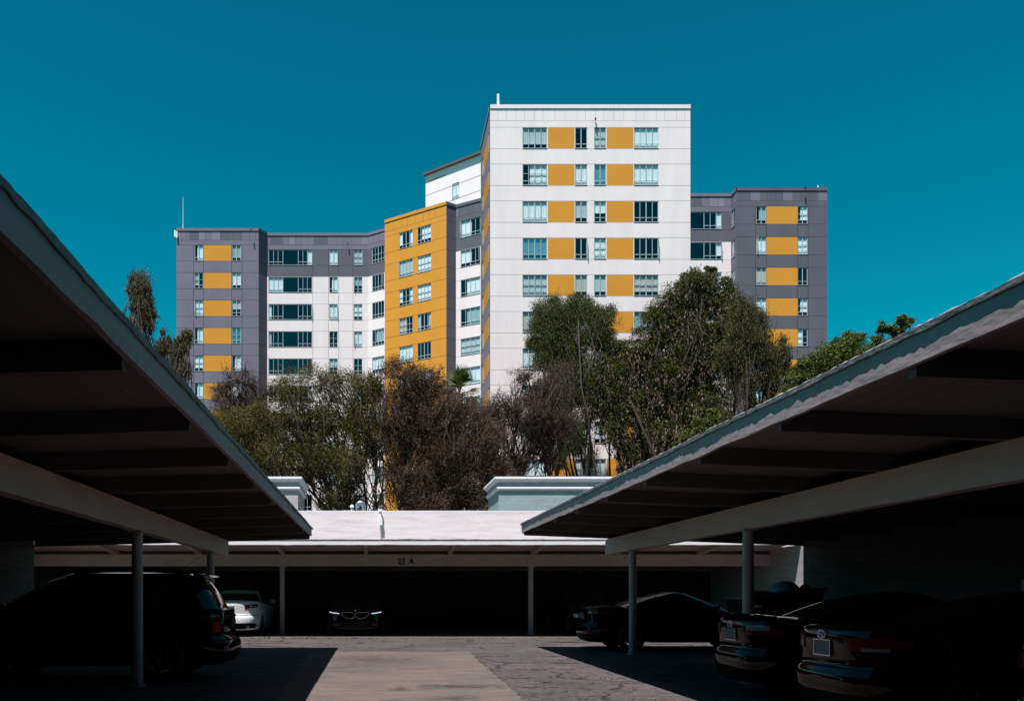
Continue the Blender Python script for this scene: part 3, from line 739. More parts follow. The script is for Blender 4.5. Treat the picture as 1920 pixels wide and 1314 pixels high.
facet('wall', F1, G1, [(863.7, 900.6, 'M')], 13, lambda u, z, r, b: (S_ if (b in ('cope', 'para', 'span') or r < 1) else W_) if b != 'joint' else (S_ if z > TOP-WT-PITCH+.05 else W_), (), 'angled white wall between the mustard bay and the tower', indiv=6, opens={(0, 0), (1, 0)})
facet('wall', HL, H0, [(904.3, 906.4, 'S'), (906.6, 915.9, 'Y'), (916.1, 917.3, 'S')], 13, lambda u, z, r, b: V_, (), 'narrow violet grey side of the tower with mustard panels', indiv=0)
facet('tower_wall', H0, H1, [(979.7, 1026, 'M'), (1027.2, 1077.3, 'Y'), (1078.2, 1101.2, 'S'), (1114, 1136.6, 'S'), (1137.6, 1187.5, 'Y'), (1188.5, 1234.8, 'M')], 13, wht, (), 'broad white tower front with mustard panels between its windows', indiv=6, opens={(3, 2), (3, 5)})
facet('wall', I0, I1, [(1290, 1353, 'RB')], 13, capgrey(1), (), 'recessed wall right of the tower', indiv=4, opens={(0, 0), (1, 0)})
facet('wall', I1, JS, [(1371.9, 1378, 'S')], 13, lambda u, z, r, b: G_, (), indiv=0)
facet('wall', JS, J1, [(1417.9, 1437, 'S'), (1437.4, 1495, 'Y'), (1495.5, 1514.4, 'S')], 13, slate, (1416.8, 1437.2, 1495.2, 1515.2), 'slate grey right end block with a column of mustard panels', indiv=6, opens={(1, 0), (1, 1)})
# masses behind the fronts: sides, rear and flat roofs
m = MB()
def side(a, b, mt=G_, top=TOP-.001): m.quad((a.x, a.y, 0), (b.x, b.y, 0), (b.x, b.y, top), (a.x, a.y, top), mt)
back = 96
A_b = Vector((A0.x, back, 0)); J_b = Vector((J1.x, back, 0))
side(A_b, A0); side(J1, J_b); side(J_b, A_b, W_)
side(Vector((H1.x, I1.y, 0)), H1, W_) if False else m.quad((H1.x, H1.y, 0), (H1.x, I1.y, 0), (H1.x, I1.y, TOP-.001), (H1.x, H1.y, TOP-.001), W_)
HB = Vector((G1.x-.0, HL.y, 0)); side(Vector((G1.x+.5, G1.y+1, 0)), Vector((G1.x+.5, HL.y, 0)), V_); side(Vector((G1.x+.5, HL.y, 0)), HL, V_) if False else m.quad((HL.x, HL.y, 0), (G1.x+.5, HL.y, 0), (G1.x+.5, HL.y, TOP), (HL.x, HL.y, TOP), V_)
m.quad((D1.x, D1.y, 0), (E0.x, E0.y, 0), (E0.x, E0.y, TOP), (D1.x, D1.y, TOP), S_)
bw(m, 'rear_walls', FM)
m = MB(); zr = TOP-.6
m.poly([(p.x, p.y, zr) for p in (A0, A1, C0, C1, D1, E0, E1, F1, G1, Vector((G1.x+.5, HL.y, 0)), HL, H0, H1, Vector((H1.x, I1.y, 0)), I1, JS, J1, J_b, A_b)])
bw(m, 'roof', 'roofing')
# penthouse
p0, p1 = vd(798, 88.3), vd(905, 84-.15); zt = HC+(VY-330.5)*88.3/F
m = MB(); d = (p1-p0); L = d.length; u = d/L; nn = Vector((u.y, -u.x, 0))
def pp(uu, z, off=0): q = p0+u*uu+nn*off; return (q.x, q.y, z)
kx = (848-VX)/F; ua = (p0.x-kx*p0.y)/(kx*u.y-u.x); kx = (861-VX)/F; ub = (p0.x-kx*p0.y)/(kx*u.y-u.x)
zw1 = at(0, 346, 86.2).z; zw0 = at(0, 375.5, 86.2).z
for (a, b, za, zb_) in ((0, ua, TOP-2, zt), (ub, L, TOP-2, zt), (ua, ub, zw1, zt), (ua, ub, TOP-2, zw0)): m.quad(pp(a, za), pp(b, za), pp(b, zb_), pp(a, zb_), W_)
m.quad(pp(0, zt-.0, .0), pp(L, zt, .0), pp(L, zt, -8), pp(0, zt, -8), W_)
m.quad(pp(0, TOP-2, -8), pp(0, TOP-2, 0), pp(0, zt, 0), pp(0, zt, -8), W_); m.quad(pp(L, TOP-2, 0), pp(L, TOP-2, -8), pp(L, zt, -8), pp(L, zt, 0), W_)
for z in (zt-2.1, zt-3.6): m.quad(pp(0, z, .01), pp(L, z, .01), pp(L, z+.05, .01), pp(0, z+.05, .01), J_)
m.quad(pp(L*.06, zt-.75, .02), pp(L*.35, zt-.75, .02), pp(L*.35, zt-.62, .02), pp(L*.06, zt-.62, .02), J_)
m.quad(pp(ua-.0, zw0, -.9), pp(ub, zw0, -.9), pp(ub, zw1, -.9), pp(ua, zw1, -.9), I_)
m.quad(pp(ub, zw0, -.9), pp(ub, zw0, 0), pp(ub, zw1, 0), pp(ub, zw1, -.9), W_)
bw(m, 'penthouse_wall', FM, label='white rooftop penthouse with a single window')
window(pp, u, nn, ua, ub, zw0, zw1, 'P', True, False, wr)
plain('roof_brown', (.085, .06, .055), .8)
m = MB(); m.obox(Vector(pp(-.15, zt+.002, .3)), u*(L+.3), -nn*8.4, Vector((0, 0, .22))); bw(m, 'penthouse_roof', 'roof_brown')
if MANY['f'].v:
    bw(MANY['f'], 'window_frames', 'window_metal', kind='stuff'); bw(MANY['g'], 'window_panes', 'glass', kind='stuff'); bw(MANY['c'], 'window_curtains', 'curtain_white', kind='stuff')
print('windows', NW[0])
# lamps / cameras on the facade
for (x, y, d) in ((1116, 224, 62.0), (652, 457, 83.8), (471, 431, 82.5), (1509, 353, 74.4)):
    c = at(x, y, d); m = MB(); m.box(c.x-.03, c.x+.06, c.y-.12, c.y, c.z-.03, c.z+.07); m.box(c.x-.06, c.x+.04, c.y-.17, c.y-.08, c.z-.10, c.z-.0); m.box(c.x+.02, c.x+.05, c.y-.04, c.y, c.z-.18, c.z-.031)
    bw(m, 'wall_lamp', 'black_paint')
# antennas
def mast(x, y0, y1, d, r, label, cat, name, kind=0):
    c = at(x, y1, d); h = at(x, y0, d).z-TOP+.0
    root = empty(name, (c.x, d+.3, TOP-.61), label=label, category=cat)
    m = MB(); m.lathe([(0, .08), (.05, .08), (.06, .035), (.65, .03)], (0, 0, 0), (0, 0, 1), 8); m.build('base', 'window_metal', root)
    m = MB()
    if kind == 0: m.lathe([(.6, r*1.6), (.6+h*.15, r*1.4), (.6+h*.151, r), (h+.6, r*.6)], (0, 0, 0), (0, 0, 1), 8)
    else: m.box(-r, r, -r*.6, r*.6, .75, h+.6); m.box(-.03, .03, .02, .12, .1, h+.3)
    m.build('rod' if kind == 0 else 'panel', 'paint_white', root)
mast(342, 367, 427, 82.8, .028, 'tall white whip antenna on the left corner of the roof', 'antenna', 'whip_antenna')
mast(935, 172, 197, 62.2, .08, 'white panel antenna on the top left corner of the tower', 'antenna', 'panel_antenna', 1)
mast(1285, 192, 197, 62.2, .06, 'tiny white rod on the top right corner of the tower', 'rod', 'roof_rod')
mast(1537, 344, 350, 74.5, .05, 'small white rod on the roof of the right slate block', 'rod', 'roof_rod')
mast(925, 193, 197, 62.2, .05, 'tiny white rod at the far left edge of the tower roof', 'rod', 'roof_rod')
c = at(331, 436, 82.6); rt = empty('wall_antenna', (c.x-.05, 82.9, c.z), label='pair of small white antenna panels clipped to the left roof corner', category='antenna')
m = MB(); m.box(-.22, -.08, -.15, 0, -.35, .3); m.build('panel', 'paint_white', rt); m = MB(); m.box(-.02, .12, -.25, -.16, -.5, .15); m.build('panel', 'paint_white', rt)
m = MB(); m.box(-.1, .05, -.16, .05, -.1, -.04); m.build('bracket', 'window_metal', rt)
c = at(780, 390, 79.6); rt = empty('roof_vent', (c.x, 79.9, TOP-.61), label='small pale double roof vent on the mustard block roof', category='vent')
for dx in (0, .28): m = MB(); m.lathe([(0, .09), (.75, .09), (.76, .15), (.95, .15), (1.0, .03)], (dx, 0, 0), (0, 0, 1), 10); m.build('pipe', 'paint_white', rt)

# ------------------------------------------------------------------ trees
def tree(name, label, cat, base, d, lobes, leaf, n, lsz, bark='bark', style='normal', seed=1, trunk_r=.22, fork=.35, extra=None, spread=1.0, twigs=1.0, group=None, stems=1):
    """lobes: (xpx, ypx, rx px, ry px, weight) on the photo's scale at distance d, given real depth rx*spread"""
    rnd = random.Random(seed); bx = (base-VX)*d/F
    root = empty(name, (bx, d, gz(40)), label=label, category=cat)
    if group: root['group'] = group
    P0 = Vector((bx, d, gz(40)))
    LB = []; lb2 = list(lobes)
    for (x, y, rx, ry, wt) in lobes:      # smaller knobs standing out of the big lobes
        for _ in range(3):
            a_ = rnd.uniform(0, 6.28); k_ = rnd.uniform(.32, .52)
            lb2.append((x+math.cos(a_)*rx*rnd.uniform(.7, 1.0), y+math.sin(a_)*ry*rnd.uniform(.6, .95)*(1 if style != 'hang' else .9), rx*k_, ry*k_, wt*1.0))
    lobes = [(x, y, rx*.90, ry*.90, wt) for x, y, rx, ry, wt in lb2[:len(lobes)]]+lb2[len(lobes):]; nbig = len(lobes)//4
    for (x, y, rx, ry, wt) in lobes:
        c = at(x, y, d); s = d/F
        c.y += rnd.uniform(-.35, .35)*rx*s*spread
        LB.append((c, rx*s, rx*s*.8*spread, ry*s, wt))
    wood = MB(); ends = []
    topz = max(l[0].z for l in LB); lowz = min(l[0].z-l[3] for l in LB)
    fz = max(2.5, P0.z+(lowz-P0.z)*(.62 if style in ('bare', 'feather') else .8))
    def limb(a, b, r0, r1, seg=6, wob=.12, k=6):
        pts = []; rs = []; L = (b-a).length
        off = Vector((0, 0, 0))
        side = Vector((rnd.gauss(0, 1), rnd.gauss(0, 1), rnd.gauss(0, .5)))*L*.07
        for i in range(seg+1):
            t = i/seg; off = off+Vector((rnd.gauss(0, 1), rnd.gauss(0, 1), rnd.gauss(0, .6)))*L*wob/seg*(1 if 0 < i < seg else 0)
            p = a.lerp(b, t)+side*math.sin(math.pi*t)+off*(1-t)*t*4; p.z += -.08*L*math.sin(math.pi*t)*(b.z > a.z)
            pts.append(p); rs.append(r0+(r1-r0)*t)
        wood.path(pts, rs, k); return pts
    trunks = []
    for s in range(stems):
        tb = P0+Vector((rnd.uniform(-.3, .3)*(s > 0), rnd.uniform(-.3, .3)*(s > 0), -.2)); 
        tt = Vector((P0.x+rnd.uniform(-.6, .6)*(1+s), P0.y+rnd.uniform(-.4, .4), fz))
        pts = limb(tb, tt, trunk_r*(1 if s == 0 else .7), trunk_r*.7, 7, .06, 9); trunks.append(pts)
    for (c, rx, ry, rz, wt) in LB[:nbig]:
        pts = rnd.choice(trunks); st = pts[-1-rnd.randint(0, 2)]
        lim = limb(st, c+Vector((0, 0, -rz*.25)), trunk_r*.5, trunk_r*.2, 6, .14, 7)
        nt_ = int(8*twigs*wt+3)
        for _ in range(nt_):
            q = lim[rnd.randint(3, 6)]
            v = Vector((rnd.gauss(0, 1), rnd.gauss(0, 1), rnd.gauss(0, 1)+.3)).normalized()
            e = c+Vector((v.x*rx, v.y*ry, v.z*rz))*(rnd.uniform(.75, 1.0) if style in ('bare', 'feather') else rnd.uniform(.3, .7))
            tw = limb(q, e, trunk_r*.17, .018, 5, .2, 5); ends.append((tw, c))
            for _ in range(int(3*twigs)):
                q2 = tw[rnd.randint(2, 4)]; e2 = q2.lerp(e, .6)+Vector((rnd.gauss(0, .3)*rx, rnd.gauss(0, .3)*ry, rnd.gauss(0, .3)*rz))*(1 if style in ('bare', 'feather') else .5)
                t2 = limb(q2, e2, .028, .010, 3, .2, 4); ends.append((t2, c))
                for _ in range(int(2*max(0, twigs-1)+.5)):
                    q3 = t2[rnd.randint(1, 3)]; e3 = q3+Vector((rnd.gauss(0, 1), rnd.gauss(0, 1), rnd.gauss(.3, 1)))*.32
                    limb(q3, e3, .014, .006, 2, .2, 3); ends.append(([q3, e3], c))
    wood.v = [(v[0]-P0.x, v[1]-P0.y, v[2]-P0.z) for v in wood.v]
    wood.build('trunk', bark, root, smooth=True)
    # foliage: leaf clusters through the lobes and along the twig ends
    tot = sum(l[1]*l[3]*l[4] for l in LB); g_ = np.random.default_rng(seed)
    C_, S_, M_, H_ = [], [], [], []      # centres, leaf size, material, hanging
    def cluster(q, cs, num, kz, sz, mt, hang, zoff=0):
        p = np.clip(g_.normal(0, 1, (num, 3)), -1.9, 1.9)*np.array([cs, cs, cs*kz])+np.array([q.x, q.y, q.z+zoff])
        C_.append(p); S_.append(np.full(num, sz)); M_.append(np.full(num, mt)); H_.append(np.full(num, hang))
    sparse = style in ('bare', 'feather')
    per = 40 if sparse else 110
    for (c, rx, ry, rz, wt) in LB:
        nl = int(n*(rx*rz*wt)/tot); nc = max(4, nl//per); mxc = .32*min(rx, rz)+.02
        for _ in range(nc):
            v = Vector((rnd.gauss(0, 1), rnd.gauss(0, 1), rnd.gauss(0, 1))).normalized()
            rr = rnd.random()**.42
            bump_ = 1+.13*math.sin(v.x*5+c.x)+.12*math.sin(v.z*7+c.z*3)
            q = c+Vector((v.x*rx, v.y*ry, v.z*rz))*rr*bump_*(.90 if style == 'hang' else .94)
            cs = min(mxc, rnd.uniform(.14, .36)*(1.15 if sparse else 1)*rnd.choice((.7, 1, 1.2)))
            cluster(q, cs, per, 1.25 if style == 'hang' else (.9 if sparse else .55), lsz, 0, style == 'hang')
            if extra and rnd.random() < extra:
                for _ in range(3):
                    cluster(q+Vector((rnd.gauss(0, cs), rnd.gauss(0, cs), rnd.uniform(-.9, -.1))), .07, 16, 3.2, .20, 1, True)
    if sparse:
        for (tw, c) in ends:
            for _ in range(4 if style == 'bare' else 6):
                cluster(tw[-2].lerp(tw[-1], rnd.uniform(0, 1.1)), .07, 5, 1, lsz, 0, False)
    C = np.concatenate(C_); S = np.concatenate(S_); M = np.concatenate(M_).astype(int); H = np.concatenate(H_).astype(bool); N = len(C)
    D = g_.normal(0, 1, (N, 3))+np.array([0, 0, -.1])
    D[:, 2] = np.where(H, -1.0, D[:, 2]*.7); D[:, :2] *= np.where(H, .28, 1)[:, None]
    D /= np.linalg.norm(D, axis=1)[:, None]
    T = np.cross(D, g_.normal(0, 1, (N, 3))); T /= np.linalg.norm(T, axis=1)[:, None]
    L_ = (S*g_.uniform(.7, 1.5, N))[:, None]; Wd = (S*np.where(H, .17, .30)*g_.uniform(.7, 1.3, N))[:, None]
    P = np.array([P0.x, P0.y, P0.z]); C = C-P
    V = np.stack([C, C+D*L_*.5+T*Wd, C+D*L_, C+D*L_*.5-T*Wd], 1).reshape(-1, 3)
    me = bpy.data.meshes.new('crown'); me.vertices.add(4*N); me.vertices.foreach_set('co', V.astype(np.float32).ravel())
    me.loops.add(4*N); me.loops.foreach_set('vertex_index', np.arange(4*N, dtype=np.int32))
    me.polygons.add(N); me.polygons.foreach_set('loop_start', np.arange(0, 4*N, 4, dtype=np.int32))
    me.materials.append(MATS[leaf]); me.materials.append(MATS['pods'])
    me.polygons.foreach_set('material_index', M.astype(np.int32)); me.update(calc_edges=True)
    o = bpy.data.objects.new('crown', me); COL.objects.link(o); o.parent = root
    return root
# far left gum tips over the carport roof
tree('gum_tree', 'tall thin gum tree whose drooping tips rise over the left carport roof', 'tree', 262, 42,
     [(262, 525, 20, 20, 1), (258, 550, 19, 24, 1.2), (266, 575, 17, 22, 1), (278, 560, 10, 26, .7), (268, 600, 22, 26, 1), (281, 588, 9, 17, .7), (240, 640, 60, 40, .3), (200, 700, 90, 60, .2)], 'leaf_gum', 30000, .10, style='hang', seed=21, trunk_r=.1, twigs=.5, bark='bark')
tree('gum_tree', 'small gum tree with drooping tips in front of the left slate block', 'tree', 330, 42,
     [(347, 628, 10, 15, 1), (340, 648, 12, 18, 1), (308, 640, 9, 18, 1), (325, 655, 14, 16, 1), (349, 645, 9, 22, .8), (322, 700, 30, 36, 1), (303, 660, 10, 20, .6), (330, 680, 10, 20, .5)], 'leaf_gum', 17000, .10, style='hang', seed=22, trunk_r=.08, twigs=.5, bark='bark')
# jacarandas
tree('jacaranda_tree', 'thin bare jacaranda with violet tinged twigs in front of the left slate block', 'tree', 470, 46,
     [(455, 712, 38, 30, 1), (425, 735, 35, 26, 1), (480, 745, 35, 30, 1), (450, 780, 50, 40, 1.2), (430, 760, 30, 26, .8), (490, 800, 45, 45, 1.1)], 'leaf_purple', 22000, .045, style='bare', seed=31, trunk_r=.16, twigs=1.9, stems=2)
tree('feathery_tree', 'green feathery tree with open spreading branches in front of the white wing', 'tree', 640, 44,
     [(560, 720, 50, 32, .8), (630, 712, 45, 28, .8), (680, 735, 38, 35, 1), (540, 790, 60, 45, 1.1), (620, 780, 55, 45, .9), (690, 800, 45, 50, .9), (500, 850, 50, 45, 1.1), (440, 800, 42, 38, 1.1), (470, 850, 48, 48, 1.1), (580, 860, 60, 50, 1.1), (660, 870, 50, 50, .8), (540, 910, 40, 45, 1.0), (480, 790, 40, 45, 1.1), (640, 930, 50, 40, .9), (700, 720, 20, 30, .5)],
     'leaf_feather', 150000, .068, style='feather', seed=32, trunk_r=.20, twigs=1.5, stems=3)
tree('jacaranda_tree', 'dense brown twiggy tree in front of the mustard bay', 'tree', 800, 43,
     [(760, 705, 42, 32, 1), (800, 720, 42, 30, 1), (745, 760, 40, 40, 1), (810, 775, 55, 45, 1.1), (870, 770, 45, 40, 1), (770, 830, 50, 50, 1), (840, 840, 55, 50, 1.1), (900, 825, 50, 50, 1), (790, 895, 55, 45, 1), (870, 900, 55, 45, 1.1), (930, 880, 30, 40, .8), (740, 900, 40, 45, .7), (800, 940, 60, 30, .8), (885, 940, 45, 28, .8)],
     'leaf_brown', 140000, .055, style='bare', seed=33, trunk_r=.20, twigs=2.1, stems=3)
tree('jacaranda_tree', 'sparse brown jacaranda with violet blossom left of the rounded dark tree', 'tree', 985, 45,
     [(985, 700, 26, 22, .35), (1040, 720, 40, 40, .9), (950, 770, 40, 35, .9), (1000, 765, 35, 35, .8), (1020, 800, 40, 40, .7), (915, 780, 30, 30, .9), (930, 830, 40, 45, .9), (1050, 790, 34, 36, .6), (1030, 840, 24, 34, .35), (970, 860, 30, 36, .5)],
     'leaf_dusk', 52000, .052, style='bare', seed=34, trunk_r=.17, twigs=2.0, stems=2)
tree('dense_tree', 'rounded dark green tree in front of the middle of the tower', 'tree', 1105, 58.2,
     [(1040, 590, 38, 34, 1), (1085, 580, 42, 28, 1), (1125, 610, 32, 38, 1), (1030, 630, 38, 36, 1), (1080, 630, 52, 42, 1), (1130, 645, 28, 32, .8), (1045, 680, 45, 40, .9), (1095, 700, 42, 42, .8), (1020, 665, 30, 30, .7), (1060, 740, 45, 40, .9), (1120, 750, 40, 40, .9), (1075, 800, 42, 45, .9), (1050, 845, 22, 32, .8), (1100, 850, 25, 30, .4)],
     'leaf_dark', 190000, .115, style='hang', spread=.6, seed=41, trunk_r=.20, twigs=.25, bark='bark', stems=2)
tree('pod_tree', 'large spreading tree hung with pale brown seed pods in front of the tower right half', 'tree', 1270, 57.8,
     [(1310, 530, 42, 26, 1), (1270, 560, 50, 35, 1), (1345, 560, 35, 38, 1), (1235, 610, 48, 40, 1), (1300, 620, 58, 48, 1), (1360, 620, 40, 45, .9), (1195, 665, 45, 42, 1), (1260, 690, 58, 48, 1), (1330, 690, 50, 48, .8), (1170, 710, 40, 40, .9), (1220, 750, 55, 48, .9), (1290, 765, 50, 48, .8), (1350, 750, 38, 42, .6), (1170, 770, 40, 40, .8), (1240, 815, 42, 40, .6), (1300, 820, 40, 40, .5), (1200, 830, 36, 34, .6), (1190, 850, 30, 30, .7), (1331, 505, 10, 6, .5), (1225, 860, 40, 28, .8), (1145, 695, 32, 34, .9), (1125, 745, 38, 40, .8), (1150, 800, 32, 40, .7)],
     'leaf_mid', 240000, .098, spread=.5, seed=42, trunk_r=.30, extra=.60, twigs=.7, stems=3)
tree('weeping_tree', 'drooping olive brown tree against the left side of the right slate block', 'tree', 1395, 53,
     [(1395, 590, 30, 32, 1), (1405, 625, 35, 36, 1), (1380, 660, 32, 40, .8), (1430, 660, 26, 40, .8), (1465, 660, 16, 30, .9), (1475, 690, 12, 32, .7), (1440, 700, 26, 30, .8), (1400, 720, 24, 34, .4), (1450, 735, 20, 30, .5), (1350, 790, 20, 40, .6), (1430, 770, 24, 30, .6)],
     'leaf_olive', 75000, .12, style='hang', seed=43, trunk_r=.2, twigs=.7, stems=2)
tree('leafy_tree', 'bright olive green leafy tree rising over the right carport roof', 'tree', 1590, 48,
     [(1520, 680, 26, 28, 1), (1555, 665, 26, 30, 1), (1600, 645, 24, 26, .9), (1585, 668, 40, 30, 1.1), (1640, 650, 16, 18, .8), (1620, 668, 26, 24, 1), (1500, 715, 22, 24, 1), (1540, 710, 50, 40, 1), (1655, 612, 14, 9, .6), (1672, 622, 9, 12, .5), (1700, 598, 14, 8, .6), (1688, 612, 12, 12, .6), (1660, 660, 36, 32, .9), (1600, 720, 70, 50, 1.0), (1608, 632, 10, 8, .4), (1480, 740, 24, 24, .7), (1460, 760, 24, 20, .7)],
     'leaf_bright', 70000, .095, seed=44, trunk_r=.2, twigs=1.0)
tree('small_tree', 'bright green young tree just above the right carport roof edge below the pod tree', 'tree', 1330, 44,
     [(1290, 818, 20, 14, 1), (1315, 800, 22, 16, 1), (1335, 782, 16, 14, 1), (1320, 840, 40, 30, 1), (1345, 815, 30, 24, 1), (1275, 835, 16, 10, 1)],
     'leaf_bright', 26000, .085, seed=45, trunk_r=.10, twigs=.8)
# fan palm
pr = empty('fan_palm', (at(862, 0, 49).x, 49, gz(40)), label='green fan palm poking up between the mustard bay and the tower', category='palm')
m = MB(); zt = at(0, 738, 49).z-gz(40); m.path([(0, 0, -.2), (.1, 0, 3), (.05, 0, zt*.6), (0, 0, zt)], [.24, .2, .18, .17], 10); m.build('trunk', 'bark', pr, smooth=True)
m = MB(); rp = random.Random(8)
for i in range(26):
    a = rp.uniform(0, 6.28); el = rp.choice((-.5, .2, .6, .9, 1.2, 1.35))+rp.uniform(-.2, .2); hd = Vector((math.cos(a)*math.cos(el), math.sin(a)*math.cos(el), math.sin(el)))
    o = Vector((0, 0, zt)); e = o+hd*rp.uniform(.55, .9); m.tube(o, e, .022, .014, 4, caps=False)
    sd_ = hd.cross(Vector((0, 0, 1))).normalized(); up = sd_.cross(hd).normalized()
    for j in range(-9, 10):
        t = j/9*1.15; dv = (hd*math.cos(t)+sd_*math.sin(t)).normalized(); l = rp.uniform(.65, .85)
        q = e+dv*l*.55+up*.02; tip = e+dv*l*1.25+Vector((0, 0, -.06-.08*abs(t)))
        wv = dv.cross(up).normalized()*.03
        m.poly([e, q+wv, tip, q-wv])
m.build('crown', 'leaf_palm', pr)
# ------------------------------------------------------------------ cars
def carpaint(name, col, rough=.06, metal=.0):
    m, t, b = nodemat(name)
    b.inputs['Base Color'].default_value = (*col, 1); b.inputs['Roughness'].default_value = rough; b.inputs['Metallic'].default_value = metal
    b.inputs['Coat Weight'].default_value = 0; b.inputs['Specular IOR Level'].default_value = .2
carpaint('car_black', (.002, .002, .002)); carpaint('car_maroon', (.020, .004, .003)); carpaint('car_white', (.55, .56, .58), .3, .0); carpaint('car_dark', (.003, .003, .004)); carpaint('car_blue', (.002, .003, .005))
plain('car_glass', (.002, .003, .003), .05, spec=.35)
plain('rubber', (.010, .010, .010), .85)
plain('alloy', (.12, .12, .13), .3, metal=.9)
plain('trim_black', (.003, .003, .003), .6, spec=.08)
plain('chrome', (.7, .72, .75), .12, metal=1)
plain('tail_red', (.085, .003, .003), .2, spec=.3)
plain('tail_bright', (.42, .010, .008), .2, spec=.3)
plain('tail_clear', (.16, .16, .17), .12, coat=1)
plain('head_clear', (.62, .68, .72), .08, metal=.3, coat=1)
m_, t_, b_e = nodemat('lit_strip'); b_e.inputs['Base Color'].default_value = (.7, .8, .85, 1); b_e.inputs['Emission Color'].default_value = (.75, .9, 1, 1); b_e.inputs['Emission Strength'].default_value = .42
plain('plate', (.05, .11, .14), .5, var=.15, vscale=30)
plain('plate_dark', (.012, .012, .015), .5, spec=.1)
def interp(tab, x): return float(np.interp(x, [a for a, _ in tab], [b for _, b in tab]))
def smooth_tab(tab, k=.12):
    xs = np.array([a for a, _ in tab]); ys_ = np.array([b for _, b in tab])
    g_ = np.linspace(xs[0], xs[-1], 120); v = np.interp(g_, xs, ys_)
    wd = max(1, int(120*k/ max(1e-6, xs[-1]-xs[0])/2)); wd = min(wd, 20)
    ke = np.ones(2*wd+1)/(2*wd+1); vp = np.concatenate([np.full(wd, v[0]), v, np.full(wd, v[-1])])
    return list(zip(g_, np.convolve(vp, ke, 'valid')))
def outline(n_exp, N):
    t = np.linspace(0, 2*math.pi, 6001)
    # start at rear centre (-1,0), go towards +y
    cx = -np.cos(t); cy = np.sin(t)
    x = np.sign(cx)*np.abs(cx)**(2/n_exp); y = np.sign(cy)*np.abs(cy)**(2/n_exp)
    return x, y
class Shell:
    def __init__(s, L, W, xr, xf, wz, n_exp, bulge=.05):
        s.L, s.W, s.xr, s.xf, s.wz, s.bulge = L, W, xr, xf, wz, bulge
        x, y = outline(n_exp, 0); ds = np.hypot(np.diff(x)*L/2, np.diff(y)*W/2); S_ = np.concatenate([[0], np.cumsum(ds)])
        s.P = S_[-1]; s.S = S_; s.ox = x; s.oy = y
    def p(s, a, z, off=0):
        """point at arc length a from the rear centre, at height z"""
        a = a % s.P
        cx = float(np.interp(a, s.S, s.ox)); cy = float(np.interp(a, s.S, s.oy))
        xr = interp(s.xr, z); xf = interp(s.xf, z); w_ = s.W/2*interp(s.wz, z)
        x = xr+(cx+1)/2*(xf-xr); y = cy*w_
        x += (-1 if cx < 0 else 1)*s.bulge*(1-cy*cy)*abs(cx)**6
        if off:
            q0 = s.p(a-.02, z); q1 = s.p(a+.02, z); tv = (q1-q0); n_ = Vector((tv.y, -tv.x, 0)).normalized()
            if n_.dot(Vector((x-(xr+xf)/2, y*3, 0))) < 0: n_ = -n_
            return Vector((x, y, z))+n_*off
        return Vector((x, y, z))
def patch(sh, a0, a1, zl, zh, n=18, off=.012, nz=4, th=.03):
    """a piece lying on the shell: a from a0 to a1, between heights zl(t), zh(t); has edges going back into the body"""
    G = []
    for j in range(nz+1):
        row = []
        for i in range(n+1):
            t = i/n; z0 = zl(t) if callable(zl) else zl; z1 = zh(t) if callable(zh) else zh
            row.append(sh.p(a0+(a1-a0)*t, z0+(z1-z0)*j/nz, off))
        G.append(row)
    m = MB(); m.grid(G)
    B = G[0]+[r[-1] for r in G[1:]]+G[-1][::-1][1:]+[r[0] for r in G[1:-1]][::-1]
    c = Vector((sh.L/2, 0, .6)); I = [p+((Vector((c.x, 0, p.z))-p).normalized())*th for p in B]
    m.grid([B+[B[0]], I+[I[0]]])
    return m
SEDAN = dict(L=4.85, W=1.85, H=1.46,
    zt=[(0, 1.03), (.12, 1.08), (.5, 1.09), (1.0, 1.05), (1.4, 1.0), (3.2, .97), (3.55, .97), (4.1, .88), (4.6, .77), (4.85, .62)],
    xr=[(.15, .16), (.28, .05), (.42, 0), (.60, .0), (.68, .07), (.85, .06), (1.0, .05), (1.09, .09), (1.2, .12)],
    xf=[(.15, -.18), (.28, -.04), (.45, 0), (.62, -.03), (.78, -.12), (1.1, -.35)],
    wz=[(.15, .92), (.3, .975), (.5, 1.0), (.75, .99), (.95, .945), (1.1, .885), (1.2, .86)],
    cxr=[(.9, .55), (1.05, .80), (1.2, 1.18), (1.34, 1.60), (1.42, 2.05)], cxf=[(.9, 3.75), (1.0, 3.50), (1.2, 3.02), (1.34, 2.65), (1.42, 2.40)],
    cw=[(.9, .91), (1.0, .87), (1.2, .80), (1.34, .71), (1.42, .60)], wr=.335, wx=(1.02, 3.85))
SEDAN_HIGH = dict(SEDAN, zt=[(0, 1.03), (.12, 1.08), (.5, 1.09), (1.0, 1.05), (1.4, 1.0), (3.2, .98), (3.55, .99), (4.1, .95), (4.6, .88), (4.85, .80)],
    xf=[(.15, -.18), (.28, -.04), (.45, 0), (.66, -.01), (.78, -.06), (.84, -.14), (1.1, -.35)])
